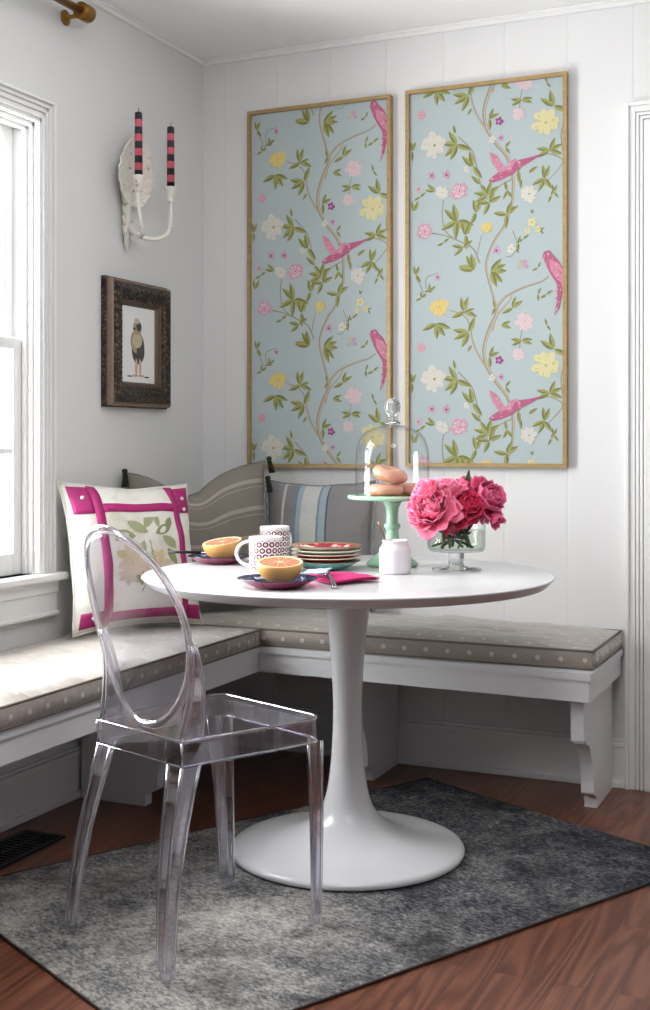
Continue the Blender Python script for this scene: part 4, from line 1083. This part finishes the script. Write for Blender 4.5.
# --- mugs
MUG = m_mug(); MWH = simple('mug_white', (232,230,230), .22, var=0)
def mug(label, loc, rot):
    t = thing('mug', label, 'mug', loc, rot, 'ring-print mugs')
    b = MB(); b.lathe([(.036,0),(.0415,.001),(.0432,.004),(.0435,.020),(.0438,.086),(.0436,.089)], 64, uvh=True); b.build('body', MUG, t)
    b = MB(); b.lathe([(.0436,.089),(.0425,.0903),(.0410,.089),(.0405,.080),(.0400,.010),(.034,.006),(0,.006)], 48); b.lathe([(.036,0),(.03,.001),(0,.0015)], 48); b.build('lining', MWH, t)
    b = MB(); pts = []
    for k in range(15):
        a = R(100 - 200*k/14); pts.append((.0405 + .006 + .034*cos(a)*1.05 + (-.004), 0, .0455 + .031*sin(a)))
    pts[0] = (.0425, 0, pts[0][2]); pts[-1] = (.0425, 0, pts[-1][2])
    b.tube(pts, .0058, 10, flat=.75); b.build('handle', MWH, t)
mug('pink ring-print mug in front, its handle towards the window', on(.727, -.945), R(195))
mug('pink ring-print mug standing farther back at the table edge', on(.570, -.575), R(80))

# --- napkin, cloth, fork, knife
nap = MB()
def sheet(b, quad, z0, amp, seed, nu=22, nv=14, fold=None):
    q = [Vector(p) for p in quad]
    def fn(u, v):
        p = (q[0]*(1-u)+q[1]*u)*(1-v) + (q[3]*(1-u)+q[2]*u)*v
        p += Vector((noise.noise(Vector((u*3, v*3, seed))), noise.noise(Vector((u*3, v*3, seed+4)))))*.004
        z = z0 + amp*(.5+.5*noise.noise(Vector((u*2.6, v*3.1, seed+1)))) + amp*.6*abs(sin(u*3.3+seed))*(1-abs(2*v-1))
        return Vector((p.x, p.y, z))
    b.grid(fn, nu, nv, uv=False)
N0 = [(.905,-1.085),(1.025,-1.19),(1.090,-1.058),(.985,-.985)]
for k in range(3):
    sheet(nap, [Vector(p) + Vector((.003*k, -.002*k)) for p in N0], TZ+.0015+.003*k, .007, 2+k*.15)
nk = nap.build('napkin', NAPK, solid=.0016); tag(nk, 'magenta linen napkin folded beside the front plate', 'napkin')
c = MB(); sheet(c, [(.955,-1.205),(1.000,-1.165),(.965,-1.055),(.925,-1.105)], TZ+.0245, .004, 9, 14, 10)
cl = c.build('cloth', BLUEC, solid=.0015); tag(cl, 'pale blue folded cloth tucked beside the front grapefruit half', 'cloth')
def bar_path(b, pts, w, th, up=(0,0,1)):
    pts = [Vector(p) for p in pts]; n = len(pts); vs = []
    if not hasattr(w, '__len__'): w = [w]*n
    for i, p in enumerate(pts):
        t = (pts[min(i+1,n-1)] - pts[max(i-1,0)]).normalized(); s = t.cross(Vector(up)).normalized(); u = s.cross(t)
        vs += [p - s*w[i] - u*th, p + s*w[i] - u*th, p + s*w[i]*.9 + u*th, p - s*w[i]*.9 + u*th]
    fs = [(3,2,1,0), tuple(range(n*4-4, n*4))]
    for i in range(n-1):
        for k in range(4): fs.append((i*4+k, i*4+(k+1)%4, i*4+4+(k+1)%4, i*4+4+k))
    b.add(vs, fs, 0, True)
fk = thing('fork', 'silver dinner fork lying over the magenta napkin', 'fork', (.985, -1.128, TZ+.0155), math.atan2(-1.240+1.01, 1.055-.915))
b = MB(); bar_path(b, [(.005,0,.005),(.03,0,.007),(.06,0,.005),(.09,0,-.002),(.125,0,-.010),(.135,0,-.0115)], [.0032,.0030,.0036,.0048,.0062,.005], .0012); b.build('handle', STEEL, fk)
b = MB(); bar_path(b, [(.006,0,.005),(-.005,0,.003),(-.02,0,.0),(-.032,0,.001)], [.0034,.007,.0115,.012], .001)
for k in range(4):
    y = -.0102 + .0068*k; bar_path(b, [(-.030,y,.001),(-.05,y,.003),(-.075,y*.96,.008)], [.0019,.0017,.0009], .0009)
b.build('tines', STEEL, fk)
kf = thing('knife', 'dark-handled table knife resting across the rear plum plate', 'knife', (.445, -.80, TZ+.0265), R(205))
b = MB(); bar_path(b, [(-.005,0,0),(.05,0,.001),(.085,0,.001)], [.005,.0062,.0055], .0035); b.build('handle', BLACK, kf)
b = MB(); bar_path(b, [(-.004,0,0),(-.04,.001,0),(-.07,.002,.0)], [.006,.0075,.003], .0008); b.build('blade', STEEL, kf)

# --- footed vase, water and peonies
vx, vy = 1.173, -.712
vs_ = thing('footed_vase', 'clear footed glass vase of pink peonies', 'vase', on(vx, vy))
b = MB(); b.lathe([(0,.002),(.060,.0005),(.0655,.002),(.064,.005),(.04,.008),(.022,.011),(.0205,.014),(.0205,.044),(.022,.047),(0,.047)], 48); b.build('foot', THICKG, vs_)
b = MB(); b.lathe([(0,.0475),(.05,.0475),(.070,.050),(.0755,.056),(.0765,.066),(.0765,.142),(.0768,.1435)], 64); b.build('bowl', VGLASS, vs_)
b = MB(); b.tube([(.0768*cos(2*pi*k/64), .0768*sin(2*pi*k/64), .1435) for k in range(64)], .0016, 8, closed=True); b.build('rim', GLASS, vs_)
b = MB(); b.lathe([(0,.052),(.068,.054),(.0725,.060),(.0735,.068),(.0735,.104),(0,.104)], 48); b.build('water', WATER, vs_)
PEA = m_peony('peony_hot_pink', (214,44,100), (246,140,172)); PEB = m_peony('peony_deep_rose', (176,16,60), (222,48,96)); PEC = m_peony('peony_magenta_pink', (192,36,92), (234,106,150))
STEM = simple('stem_green', (92,116,62), .5, var=.12); LEAFG = simple('peony_leaf_green', (44,72,40), .45, var=.15)
def petal(b, base, axis, out, L, Wd, cup, curl, rnd, mi=0):
    """a cupped petal growing from base along axis, leaning towards out"""
    axis = axis.normalized(); side = axis.cross(out).normalized(); o = side.cross(axis).normalized()*-1
    if o.dot(out) < 0: o = -o
    ph = rnd.uniform(0, 6); nk = rnd.uniform(.0, .16)
    def fn(u, v):
        s = 2*u-1
        x = s*Wd*(v**.62)*(1-.10*v*v)
        top = 1 - .30*s*s*v - nk*max(0, 1-abs(s)*3)*v*v + .05*sin(s*9+ph)*v*v
        th = curl*v*1.5                                # bends the petal in (-) or out (+) along its length
        h = L*v*top
        fwd = h*sin(th)*.8 + cup*L*v*(1-v*.35)
        up_ = h*cos(th*.8)
        bowl = -.42*Wd*(s*s)*v
        ripple = .055*L*sin(s*6+ph)*v**3
        return base + axis*up_ + side*x + o*(fwd + bowl + ripple)
    b.grid(fn, 8, 7, mi)
def peony(label, loc, facing, r, mat, seed, layers=None, stem=True, openk=1.0):
    rnd = random.Random(seed); f = Vector(facing).normalized(); P0 = Vector(loc)
    t = thing('peony', label, 'flower', P0, 0, 'pink peonies in the footed vase')
    q = f.to_track_quat('Z', 'Y').to_matrix()
    b = MB(); base = Vector((0, 0, -r*.75))
    for n, tilt, L, Wd, cup, curl in (layers or [(5,.12,1.20,.42,.05,-.30),(6,.36,1.30,.50,.10,-.34),(7,.60,1.36,.58,.20,-.34),(7,.86*openk,1.34,.64,.30,-.26),(6,1.12*openk,1.28,.70,.40,-.12),(4,1.42*openk,1.15,.72,.46,.14)]):
        for k in range(n):
            a = 2*pi*(k + rnd.uniform(-.25,.25))/n + n*.37
            tl = tilt + rnd.uniform(-.1,.1)
            out = Vector((cos(a), sin(a), 0)); ax = Vector((cos(a)*sin(tl), sin(a)*sin(tl), cos(tl)))
            petal(b, base + out*r*.10, ax, out - ax*out.dot(ax), L*r*rnd.uniform(.9,1.08), Wd*r*rnd.uniform(.85,1.1), cup*.5, curl, rnd)
    b.v = [q @ p for p in b.v]
    b.build('petals', mat, t, solid=.0008)
    if stem:
        c = Vector((vx + rnd.uniform(-.045,.045), vy + rnd.uniform(-.045,.045), TZ+.058)) - P0; s0 = q @ Vector((0,0,-r*.72))
        rim = Vector((vx, vy, TZ+.15)) - P0; mid = Vector((rim.x*.55 + s0.x*.3, rim.y*.55 + s0.y*.3, min(rim.z, s0.z) - .012))
        hh = (rim + P0 - Vector((vx, vy, 0))); 
        ctrl = [s0, s0.lerp(mid, .55) + Vector((0,0,-.004)), mid, mid.lerp(c, .5), c]
        m = MB(); m.tube(ctrl, [.0030,.0032,.0032,.0034,.0034], 8); m.build('stem', STEM, t)
    return t
FC = Vector((vx, vy, TZ+.13))
def face(p, bias=(0,0,0)): 
    d = Vector(p) - FC; return Vector((d.x, d.y, d.z*.9)).normalized() + Vector(bias)
CAMV = Vector((.30, -.95, .1))
bl = [('large open hot pink peony at the front left of the bouquet', (1.147,-.842,.889), CAMV*1.0+Vector((-.25,0,.35)), .056, PEA, 3, 1.0),
      ('hot pink peony at the very top of the bouquet', (1.160,-.752,.935), CAMV*.35+Vector((-.1,0,.9)), .046, PEA, 5, .85),
      ('small pink peony bud at the top beside the green leaf spike', (1.192,-.690,.943), CAMV*.35+Vector((.1,0,.9)), .035, PEC, 8, .6),
      ('deep rose peony in the shadowed middle of the bouquet', (1.183,-.778,.876), CAMV*.8+Vector((.1,0,.2)), .044, PEB, 11, .9),
      ('deep rose peony right of the middle of the bouquet', (1.222,-.748,.896), CAMV*.7+Vector((.35,0,.45)), .040, PEB, 14, .8),
      ('large magenta-pink peony at the right end of the bouquet', (1.258,-.694,.915), CAMV*.5+Vector((.75,.1,.45)), .052, PEC, 17, 1.0),
      ('pale-edged pink peony at the far left of the bouquet', (1.122,-.828,.929), CAMV*.6+Vector((-.7,0,.5)), .043, PEA, 21, .95),
      ('pink peony drooping over the left rim of the vase', (1.110,-.826,.867), CAMV*.7+Vector((-.7,0,-.25)), .044, PEA, 24, 1.0)]
for lb, p, fc, r, mt, sd, ok in bl: peony(lb, p, fc, r, mt, sd, openk=ok)
peony('magenta peony with few petals hanging below the right bloom', (1.272,-.688,.858), Vector((.55,-.45,-.75)), .038, PEC, 31, layers=[(3,.2,1.3,.40,.05,-.15),(4,.42,1.5,.42,.1,-.1)])
b = MB()
def leafblade(b, p, d, L, wd, up):
    p = Vector(p); d = Vector(d).normalized(); s = d.cross(Vector(up)).normalized(); u_ = s.cross(d)
    b.grid(lambda u, v: p + d*L*v + s*(2*u-1)*wd*sin(pi*min(1,v*.95+.04))**.8 + u_*(.12*L*v*v - .25*wd*(2*u-1)**2*-1), 4, 10, uv=False)
leafblade(b, (1.196,-.700,.925), (.12,-.05,.55), .062, .007, (0,-1,.1))
lf = b.build('leaf_spike', LEAFG, solid=.0008); tag(lf, 'dark green leaf spike poking up from the top of the bouquet', 'leaf')
b = MB()
for k, (dx, dy, dz) in enumerate(((-.5,-.6,.25),(.2,-.8,.15),(.7,-.5,.2),(-.1,-.7,-.1),(.5,-.6,-.12))):
    leafblade(b, (vx+dx*.02, vy+dy*.02, TZ+.085), (dx,dy,dz), .050, .011, (0,0,1))
for k in range(5):
    b.tube([(vx-.06+.028*k, vy-.02, TZ+.062), (vx+.03-.016*k, vy-.03+.01*k, TZ+.09), (vx+.055-.022*k, vy-.02, TZ+.13)], .0028, 6)
lf = b.build('cut_sprig', LEAFG, solid=.0008); tag(lf, 'green peony leaves and stalks inside the glass vase', 'sprig')

# ================================================================== LIGHT
w = bpy.data.worlds.new('world'); SC.world = w; w.use_nodes = True
bg = w.node_tree.nodes['Background']; bg.inputs[0].default_value = (.93, .96, 1, 1); bg.inputs[1].default_value = WORLD
def area(name, loc, rot, sx, sy, e, col=(1,1,1), spread=180):
    l = bpy.data.lights.new(name, 'AREA'); l.shape = 'RECTANGLE'; l.size = sx; l.size_y = sy; l.energy = e; l.color = col; l.spread = R(spread)
    o = bpy.data.objects.new(name, l); COL.objects.link(o); o.location = loc; o.rotation_euler = rot; return o
# daylight outside each opening of the room, and an added fill
area('window_daylight', (-.50, (WY0+WY1)/2, 1.62), (0, R(-72), 0), 1.5, 1.3, E_WIN, (.97, .985, 1))
area('ceiling_fill_light', (-.55, (WY0+WY1)/2, .62), (0, R(-128), 0), .9, 1.3, E_CEIL_FILL, (.98, .99, 1))  # added light aimed upward to brighten the ceiling
if E_WIN2: area('side_window_daylight', (-.45, (W2Y0+W2Y1)/2, 1.40), (0, R(-90), 0), 1.5, 1.6, E_WIN2, (.97, .985, 1))
if E_REAR: area('rear_window_daylight', (2.05, D-.4, 1.6), (R(100), 0, 0), 1.6, 1.0, E_REAR, (.98, .99, 1))
# added fill light overhead, out of view, to raise the overall brightness
lp = bpy.data.lights.new('fill_light', 'POINT'); lp.energy = E_FILL; lp.shadow_soft_size = .28; lp.color = (.98, .985, 1)
lo = bpy.data.objects.new('fill_light', lp); COL.objects.link(lo); lo.location = FILL_AT
SC.view_settings.view_transform = 'Standard'; SC.view_settings.look = 'None'; SC.view_settings.gamma = 1; SC.view_settings.use_curve_mapping = False
SC.view_settings.exposure = EXPO
cy = SC.cycles
cy.max_bounces = 16; cy.diffuse_bounces = 5; cy.glossy_bounces = 5; cy.transmission_bounces = 14; cy.transparent_max_bounces = 24
cy.caustics_reflective = False; cy.caustics_refractive = True; cy.sample_clamp_indirect = 4; cy.blur_glossy = .5
cy.use_denoising = True
try: cy.denoiser = 'OPENIMAGEDENOISE'
except Exception: pass
